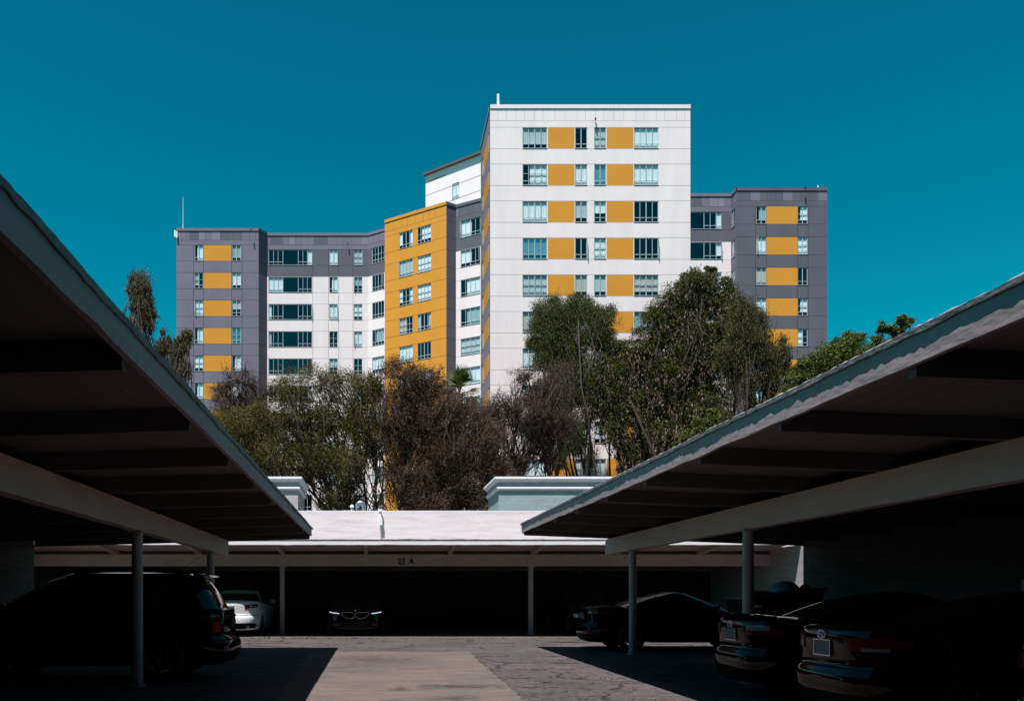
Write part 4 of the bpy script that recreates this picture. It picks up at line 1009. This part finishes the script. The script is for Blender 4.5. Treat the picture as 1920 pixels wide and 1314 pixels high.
SUV = dict(L=5.0, W=2.0, H=1.80,
    zt=[(0, 1.14), (.15, 1.17), (3.4, 1.13), (3.9, 1.14), (4.5, 1.08), (4.85, .95), (5, .8)],
    xr=[(.2, .20), (.35, .04), (.48, -.02), (.64, .0), (.72, .09), (.95, .08), (1.15, .11), (1.3, .13)],
    xf=[(.2, -.18), (.4, -.02), (.6, 0), (.8, -.05), (1.0, -.15), (1.2, -.3)],
    wz=[(.2, .93), (.35, .98), (.6, 1.0), (.9, .985), (1.1, .95), (1.3, .92)],
    cxr=[(1.0, .14), (1.2, .20), (1.45, .34), (1.65, .50), (1.75, .75)], cxf=[(1.0, 4.15), (1.12, 3.95), (1.4, 3.42), (1.62, 3.0), (1.75, 2.6)],
    cw=[(1.0, .94), (1.12, .915), (1.4, .84), (1.65, .76), (1.75, .66)], wr=.385, wx=(1.02, 3.88))
def car(name, spec, paint, loc, rz, label, lamps, rails=False, plate=True, hood_front=None, spoiler=None, badge=None, antenna=False, exhaust=False, platemat='plate', cat='car'):
    L, W = spec['L'], spec['W']; root = empty(name, loc, rz, label=label, category=cat, group='cars parked under the carports')
    xr = smooth_tab(spec['xr'], .06); xf = smooth_tab([(z, L+x) for z, x in spec['xf']], .06); wz = smooth_tab(spec['wz'], .12); zt_ = smooth_tab(spec['zt'], .22)
    sh = Shell(L, W, xr, xf, wz, 5.5)
    # lower body: rings of heights over a fine outline, wheel arches cut into the lower edge
    N = 440; A = [sh.P*i/N for i in range(N)]; sill = .21 if spec is not SUV else .27
    def zb(x, y):
        z = sill
        if abs(y) > W*.30:
            for wx in spec['wx']:
                R_ = spec['wr']+.06; dx = abs(x-wx)
                if dx < R_: z = max(z, spec['wr']+math.sqrt(R_*R_-dx*dx)-.0)
        return z
    rows = 18; G = []
    base = [sh.p(a, .5) for a in A]
    zbs = [zb(p.x, p.y) for p in base]; zts = [interp(zt_, p.x) for p in base]
    for j in range(rows+1):
        t = j/rows; t = t if j < rows else 1
        G.append([sh.p(a, zbs[i]+(zts[i]-zbs[i])*t) for i, a in enumerate(A)])
    m = MB(); m.grid(G, closed=True)
    # deck: hood, shoulders, boot
    D = [G[-1]]
    for k, f in enumerate((.97, .90, .7, .45, .2, 0)):
        row = []
        for i, p in enumerate(G[-1]):
            xx = p.x+(L/2-p.x)*(1-f)*0; zz_ = interp(zt_, min(max(xx, 0), L))
            crown = .045*(1-(f)**2)+(-.0)
            row.append(Vector((p.x*(1-0), p.y*f, zz_+crown*min(1, 6*min(p.x, L-p.x)/L+.15))))
        D.append(row)
    m.grid(D, closed=True)
    # underside
    U = [[Vector((p.x, p.y, p.z)) for p in G[0]], [Vector((p.x, p.y*.72, zbs[i] if zbs[i] > sill+.01 else sill)) for i, p in enumerate(G[0])], [Vector((p.x, p.y*.70, sill)) for i, p in enumerate(G[0])], [Vector((p.x, 0, sill)) for p in G[0]]]
    m.grid([r[::-1] for r in U], closed=True)
    m.build('body', paint, root, smooth=True)
    # glasshouse
    cs = Shell(L, W, smooth_tab(spec['cxr'], .05), smooth_tab(spec['cxf'], .05), smooth_tab(spec['cw'], .06), 4.5, .04)
    cs.L = 3.0; N2 = 160; zlo = spec['cw'][0][0]; zhi = spec['cw'][-1][0]; A2 = [cs.P*i/N2 for i in range(N2)]
    Gc = [[cs.p(a, zlo+(zhi-zlo)*j/12) for a in A2] for j in range(13)]
    m = MB(); m.grid(Gc[:12], closed=True); m.build('windows', 'car_glass', root, smooth=True)
    m = MB(); topring = Gc[-2:]
    rr_ = [Gc[10], Gc[11], Gc[12]]
    rr_ = [[p+Vector((0, 0, .004)) for p in r] for r in rr_]
    xm = (interp(spec['cxr'], zhi)+interp(spec['cxf'], zhi))/2
    for f in (.9, .75, .5, .25, 0):
        rr_.append([Vector((xm+(p.x-xm)*f, p.y*f, zhi+.035*(1-f*f))) for p in Gc[-1]])
    m.grid(rr_, closed=True); 
    # pillars: strips lying on the glass
    hp = cs.P/2
    for sgn_ in (1, -1):
        for (a0, a1, k0) in ((.115, .175, 0), (.27, .285, 0), (.395, .425, 0)):
            strip = [[cs.p(sgn_*(cs.P*a0), zlo+(zhi-zlo)*j/12, .006) for j in range(0, 12)], [cs.p(sgn_*(cs.P*a1), zlo+(zhi-zlo)*j/12, .006) for j in range(0, 12)]]
            m.grid(strip if sgn_ > 0 else strip[::-1])
    m.build('roof', paint, root, smooth=True)
    # chrome/black belt strip
    # seams, bumper lines
    for (za, zc_) in ((.655, .668), (.335, .36)):
        mm = patch(sh, -W*.62, W*.62, za, zc_, 40, .003, 1, .01); mm.build('bumper_line', 'trim_black', root)
    for z_ in (.30,):
        mm = patch(sh, -W*.30, W*.30, .24 if spec is not SUV else .30, .34, 20, .006, 1, .01); mm.build('lower_valance', 'trim_black', root)
    # lamps
    for lp in lamps:
        end, a0, a1, zl, zh, mat = lp[:6]; nm = lp[6] if len(lp) > 6 else ('tail_light' if end == 'r' else 'headlight')
        for s_ in (1, -1):
            of = .018 if nm == 'reversing_light' else .012
            if end == 'r': mm = patch(sh, s_*a0, s_*a1, zl, zh, off=of)
            else: mm = patch(sh, sh.P/2-s_*a0, sh.P/2-s_*a1, zl, zh, off=of)
            mm.build(nm, mat, root, smooth=False)
    if plate:
        zc_ = .86 if spec is not SUV else .93; p = sh.p(0, zc_); m = MB(); m.box(p.x-.014, p.x+.05, -.155, .155, zc_-.078, zc_+.078)
        po = m.build('license_plate', platemat, root)
        m = MB()
        for (a, b_, c, d) in ((-.165, -.150, -.088, .088), (.150, .165, -.088, .088), (-.150, .150, .075, .088), (-.150, .150, -.088, -.075)): m.box(p.x-.02, p.x+.05, a, b_, zc_+c, zc_+d)
        m.build('plate_frame', 'chrome', po)
    if badge: badge(root, sh)
    # wheels
    for wx in spec['wx']:
        for s_ in (1, -1):
            r = spec['wr']; yo = s_*(W/2-.02); o_ = Vector((wx, yo, r)); ax = (0, s_, 0)
            m = MB(); m.lathe([(-.22, r*.66), (-.215, r*.93), (-.18, r), (-.04, r), (-.005, r*.94), (0, r*.72), (-.02, r*.66)], o_, ax, 32)
            wo_ = m.build('wheel', 'rubber', root, smooth=True)
            m = MB(); m.lathe([(-.02, r*.67), (-.012, r*.64), (-.05, r*.60), (-.12, r*.60)], o_, ax, 32)
            m.lathe([(-.03, .001), (-.02, r*.12), (-.03, r*.17), (-.06, r*.18)], o_, ax, 16)
            for q in range(10):
                an = 2*math.pi*(q//2)/5+(.16 if q % 2 else -.16); c_, s2 = math.cos(an), math.sin(an)
                an2 = 2*math.pi*(q//2)/5+(.09 if q % 2 else -.09)
                p0_ = o_+Vector((math.cos(an2)*r*.12, -.03*s_, math.sin(an2)*r*.12)); p1_ = o_+Vector((c_*r*.62, -.035*s_, s2*r*.62)); m.tube(p0_, p1_, .022, .016, 6)
            m.build('rim', 'alloy', wo_, smooth=True)
            m = MB(); m.lathe([(-.13, .001), (-.13, r*.5)], o_, ax, 20); m.build('brake_disc', 'trim_black', wo_)
    # door seams and handles
    for s_ in (1, -1):
        for xs_ in (1.65, 2.62, 3.55):
            a = None
            # arc length where the side passes x
            best = min((abs(sh.p(q, .8).x-xs_), q) for q in np.linspace(.6, sh.P/2-.4, 90)); a = best[1]
            patch(sh, s_*a, s_*(a+.012), sill+.1, .93, 2, .003, 6, .01).build('door_seam', 'trim_black', root)
        for xs_ in (1.85, 2.85):
            best = min((abs(sh.p(q, .8).x-xs_), q) for q in np.linspace(.6, sh.P/2-.4, 90)); a = best[1]
            patch(sh, s_*a, s_*(a+.17), .86 if spec is not SUV else 1.0, .885 if spec is not SUV else 1.03, 4, .03, 1, .04).build('door_handle', paint, root)
        # mirror
        xm_ = interp(spec['cxf'], spec['cw'][1][0])-.45; zm = spec['cw'][1][0]+.07; yy = s_*(W/2*.93)
        m = MB(); G_ = []
        for j in range(7):
            ph = math.pi*j/6; rr2 = math.sin(ph)
            G_.append([Vector((xm_+.055*rr2*math.cos(t)+.02, yy+s_*(.10+.11*-math.cos(ph)), zm+.075*rr2*math.sin(t))) for t in np.linspace(0, 2*math.pi, 13)[:-1]])
        m.grid(G_, closed=True); m.tube((xm_+.03, yy-s_*.08, zm-.05), (xm_+.02, yy+s_*.03, zm-.02), .025, .025, 6)
        m.build('wing_mirror', paint, root, smooth=True)
    if spoiler:
        x0, z0_, w_, hh = spoiler; m = MB(); G_ = []
        for yv in np.linspace(-w_, w_, 15):
            k = 1-(yv/w_)**4*.4; G_.append([(x0+.20, yv, z0_-.03), (x0+.20, yv, z0_+.02), (x0+.05, yv, z0_+hh*k), (x0-.02+(1-k)*.1, yv, z0_+hh*k), (x0-.02+(1-k)*.1, yv, z0_+hh*k-.02), (x0+.08, yv, z0_)])
        m.grid(G_, closed=True); m.poly(G_[0]); m.poly(G_[-1][::-1]); m.build('spoiler', paint, root)
    if rails:
        for s_ in (1, -1):
            m = MB(); y_ = s_*W*.335; m.path([(.75, y_, 1.74), (.85, y_, 1.80), (1.6, y_, 1.83), (2.5, y_, 1.81), (2.75, y_, 1.74)], [.018]*5, 6); m.build('roof_rail', 'trim_black', root)
    if antenna:
        m = MB(); m.tube((1.0, .3, 1.76), (.45, .3, 2.06), .006, .003, 5); m.build('aerial', 'trim_black', root)
    if exhaust:
        for s_ in (1, -1):
            m = MB(); m.lathe([(-.10, .045), (.03, .048), (.032, .04), (-.09, .036)], (.05, s_*W*.31, .30), (-1, 0, 0), 16); m.build('exhaust_tip', 'chrome', root, smooth=True)
    return root
def const(a): return lambda t: a
def lin(a, b): return lambda t: a+(b-a)*t
# --- left: dark SUV, seen from behind its right shoulder
def suv_badge(root, sh):
    p = sh.p(0, 1.08); m = MB(); patch(sh, -.5, .5, 1.03, 1.065, 20, .018, 1, .03).build('chrome_strip', 'chrome', root)
    patch(sh, -.93, .93, .30, .44, 24, .012, 2, .03).build('lower_bumper', 'trim_black', root)
    for s_ in (1, -1): patch(sh, s_*.62, s_*.74, .50, .57, 4, .012, 1, .02).build('reflector', 'tail_clear', root)
car('parked_wagon', SUV, 'car_black', (-2.38, 14.25, gz(14)), math.pi, 'large black wagon under the left carport, red tail lights at its back corner',
    [('r', .66, 1.06, lin(.98, 1.02), lin(1.12, 1.08), 'tail_red'), ('r', .70, .84, .80, .965, 'tail_bright'), ('r', .72, .90, 1.045, 1.075, 'tail_clear', 'reversing_light'), ('f', .5, .95, .82, .97, 'head_clear')],
    rails=True, spoiler=(.36, 1.715, .66, .04), badge=suv_badge, antenna=True, platemat='plate_dark')
# --- rear left: white sedan, its back to the drive
def white_badge(root, sh):
    patch(sh, -.9, .9, .27, .42, 24, .010, 1, .03).build('lower_bumper', 'trim_black', root)
    patch(sh, .30, .31, .62, .90, 2, .003, 4, .01).build('fuel_flap_seam', 'trim_black', root)
car('parked_car', SEDAN, 'car_white', (-4.63, 26.62, gz(27)), math.pi/2, 'white sedan under the rear carport, half hidden by the black wagon',
    [('r', .50, 1.12, lin(.86, .92), lin(.98, 1.01), 'tail_red'), ('r', .66, .92, .915, .955, 'tail_clear', 'reversing_light'), ('f', .5, .9, .62, .74, 'head_clear')], badge=white_badge, exhaust=True).scale = (1.05, 1.05, 1.05)
# --- rear middle: black sedan facing out
def front_face(root, sh):
    hp = sh.P/2
    for s_ in (1, -1):
        # twin rounded grilles outlined in bright metal
        m = MB(); pts = []
        for k in range(29):
            t = 2*math.pi*k/28; cx = .035+.215*(1+math.copysign(abs(math.cos(t))**.6, math.cos(t))); zz_ = .655+.092*math.copysign(abs(math.sin(t))**.6, math.sin(t))
            if math.cos(t) > 0: cx -= .16*max(0, .655+.05-zz_)/.14
            pts.append(sh.p(hp-s_*(cx-.02), zz_, .022))
        m.path(pts, [.007]*len(pts), 6); g_ = m.build('grille_frame', 'chrome', root, smooth=True)
        m = MB()
        for q in range(9):
            cx = .06+.36*q/8; m.tube(sh.p(hp-s_*(cx-.02), .585, .012), sh.p(hp-s_*(cx-.02), .725, .012), .004, .004, 5)
        m.build('grille_bars', 'trim_black', g_)
        patch(sh, hp-s_*.50, hp-s_*.90, lin(.70, .745), lin(.725, .77), 10, .016, 1, .03).build('running_light', 'lit_strip', root)
        patch(sh, hp-s_*.50, hp-s_*.78, .36, .375, 8, .012, 1, .03).build('fog_light_trim', 'alloy', root)
    patch(sh, hp-.66, hp+.66, .30, .42, 24, .008, 2, .03).build('lower_intake', 'trim_black', root)
    p = sh.p(hp, .79, .0); m = MB(); m.lathe([(0, .001), (.012, .02), (.012, .038), (.016, .041), (0, .043)], p+Vector((.0, 0, .0)), (1, 0, .35), 20); m.build('round_badge', 'chrome', root)
    m = MB(); m.box(p.x+.04, p.x+.06, -.17, .17, .42, .50); m.build('license_plate', 'plate_dark', root)
car('parked_car', SEDAN_HIGH, 'car_black', (-.58, 26.88+5.09, gz(27)), -math.pi/2, 'black sedan facing out under the rear carport, bright headlight strips and twin chrome grilles',
    [('f', .50, .98, lin(.64, .65), lin(.72, .76), 'car_glass'), ('r', .5, .9, .86, .98, 'tail_red')], badge=front_face, plate=False).scale = (1.05, 1.05, 1.05)
# --- right row
def right_badge(root, sh):
    patch(sh, -.9, .9, .27, .40, 24, .010, 1, .03).build('lower_bumper', 'trim_black', root)
car('parked_car', SEDAN, 'car_dark', (5.3, 21.2, gz(21)), 0, 'dark sedan at the far end of the right carport, sunlight along its roofline',
    [('r', .50, 1.16, lin(.86, .93), lin(1.0, .99), 'tail_red'), ('r', .56, .86, .925, .955, 'tail_clear', 'reversing_light'), ('f', .5, .9, .62, .74, 'head_clear')], badge=right_badge)
def oval_badge(kind):
    def f(root, sh):
        right_badge(root, sh)
        z = 1.0; p = sh.p(0, z, .014); m = MB(); pts = [p+Vector((-.004, .075*math.cos(t), .043*math.sin(t))) for t in np.linspace(0, 2*math.pi, 25)]
        m.path(pts, [.006]*25, 6)
        if kind == 'h':
            for yv in (-.03, .03): m.path([p+Vector((-.004, yv+.008, -.032)), p+Vector((-.006, yv, 0)), p+Vector((-.004, yv-.008, .034))][::1], [.006]*3, 6)
            m.path([p+Vector((-.006, -.03, -.006)), p+Vector((-.007, 0, 0)), p+Vector((-.006, .03, .006))], [.006]*3, 6)
        else:
            for (yv, zv, r_) in ((-.035, .01, .012), (0, .016, .007), (.02, .004, .007), (.0, -.012, .007), (.035, -.012, .006), (-.02, -.018, .006)):
                m.lathe([(0, .0005), (.004, r_)], p+Vector((-.008, yv, zv)), (1, 0, 0), 8)
        m.build('badge', 'chrome', root)
    return f
car('parked_car', SEDAN, 'car_black', (5.05, 11.75, gz(12)), 0, 'black sedan with clear topped red tail lights, first car behind the maroon one',
    [('r', .45, .98, lin(.86, .88), lin(.94, .96), 'tail_red'), ('r', .47, .82, .93, 1.0, 'tail_clear', 'reversing_light'), ('f', .5, .9, .62, .74, 'head_clear')], badge=oval_badge('s'), spoiler=(.10, 1.105, .72, .05))
car('parked_car', SEDAN, 'car_maroon', (4.83, 8.95, gz(9)), 0, 'dark maroon sedan with a blue number plate, nearest visible tail on the right',
    [('r', .42, 1.10, lin(.84, .90), lin(.98, .99), 'tail_red'), ('r', .62, .86, .85, .885, 'tail_clear', 'reversing_light'), ('f', .5, .9, .62, .74, 'head_clear')], badge=oval_badge('h'))
car('parked_car', SEDAN, 'car_black', (5.2, 6.2, gz(6)), 0, 'black sedan at the right edge, only its number plate showing in the gloom',
    [('r', .5, 1.0, .85, .98, 'tail_red'), ('f', .5, .9, .62, .74, 'head_clear')], badge=right_badge)
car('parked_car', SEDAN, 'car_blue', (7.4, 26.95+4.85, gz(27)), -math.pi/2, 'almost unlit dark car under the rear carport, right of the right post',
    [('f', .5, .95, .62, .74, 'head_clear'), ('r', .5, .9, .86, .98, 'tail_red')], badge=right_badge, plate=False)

# --- bin with bags at the back of the right carport
c0 = at(1410, 0, 16.0)
bn = empty('waste_bin', (7.8, 16.2, gz(16)), label='black lidded waste bin deep in the right carport, bags on its sloping lid', category='bin')
m = MB(); x0, x1, y0_, y1_ = -.68, .68, -.55, .55
m.hexa([(x0+.12, y0_+.08, .12), (x1-.12, y0_+.08, .12), (x1-.12, y1_-.08, .12), (x0+.12, y1_-.08, .12), (x0, y0_, 1.26), (x1, y0_, 1.48), (x1, y1_, 1.48), (x0, y1_, 1.26)]); 
for q in (-.5, 0, .5): m.box(q-.04, q+.04, y0_-.04, y0_-.002, .3, 1.2)
m.build('tub', 'trim_black', bn)
m = MB(); m.hexa([(x0-.06, y0_-.06, 1.262), (x1+.04, y0_-.06, 1.482), (x1+.04, y1_+.04, 1.482), (x0-.06, y1_+.04, 1.262), (x0-.06, y0_-.06, 1.315), (x1+.04, y0_-.06, 1.53), (x1+.04, y1_+.04, 1.53), (x0-.06, y1_+.04, 1.315)]); m.build('lid', 'plate_dark', bn)
for q in (-.5, .5):
    m = MB(); m.lathe([(-.03, .01), (-.03, .06), (.03, .06), (.03, .01)], (q, -.4, .06), (0, 1, 0), 14); m.build('wheel', 'rubber', bn)
m = MB(); m.box(-.66, -.58, -.60, -.553, 1.15, 1.21); m.box(-.56, -.52, -.60, -.553, 1.16, 1.20); m.build('latch', 'paint_white', bn)
def bag(name, label, mat, cx, cy, cz, rx, ry, rz_, seed):
    r = random.Random(seed); G = []; ph = [r.uniform(0, 6.28) for _ in range(6)]
    for i in range(11):
        t = math.pi*i/10; row = []
        for j in range(18):
            a = 2*math.pi*j/18; k = 1+.14*math.sin(3*a+ph[0])*math.sin(t)+.10*math.sin(5*a+ph[1]+2*t)+.06*math.sin(9*a+ph[2])
            pk = math.cos(t); row.append(Vector((math.sin(t)*math.cos(a)*rx*k, math.sin(t)*math.sin(a)*ry*k, (pk*rz_ if pk > 0 else max(pk*rz_, -.05*rz_*4)))))
        G.append(row)
    m = MB(); m.grid(G, closed=True); lo = min(p[2] for p in m.v)
    m.v = [(v[0], v[1], v[2]-lo) for v in m.v]
    o = m.build(name, mat, smooth=True, label=label, category='bag'); o.location = (cx, cy, cz); return o
plain('bag_blue', (.12, .26, .36), .5, var=.2, vscale=8); plain('bag_red', (.16, .02, .012), .6, var=.2, vscale=8); plain('cloth_orange', (.42, .12, .05), .8, var=.2, vscale=8)
gg = gz(16)
bag('plastic_bag', 'pale blue plastic bag on the black waste bin lid', 'bag_blue', 8.02, 16.2, 1.43+gg, .26, .22, .20, 1)
bag('cloth_bundle', 'dark red cloth bundle on the black waste bin, beside the blue bag', 'bag_red', 7.55, 16.2, 1.36+gg, .28, .22, .10, 2)
bag('cloth_bundle', 'small orange rag at the high end of the waste bin', 'cloth_orange', 8.36, 16.1, 1.485+gg, .10, .10, .10, 3)
print('objects', len(bpy.data.objects), 'faces', sum(len(o.data.polygons) for o in bpy.data.objects if o.type == 'MESH'))
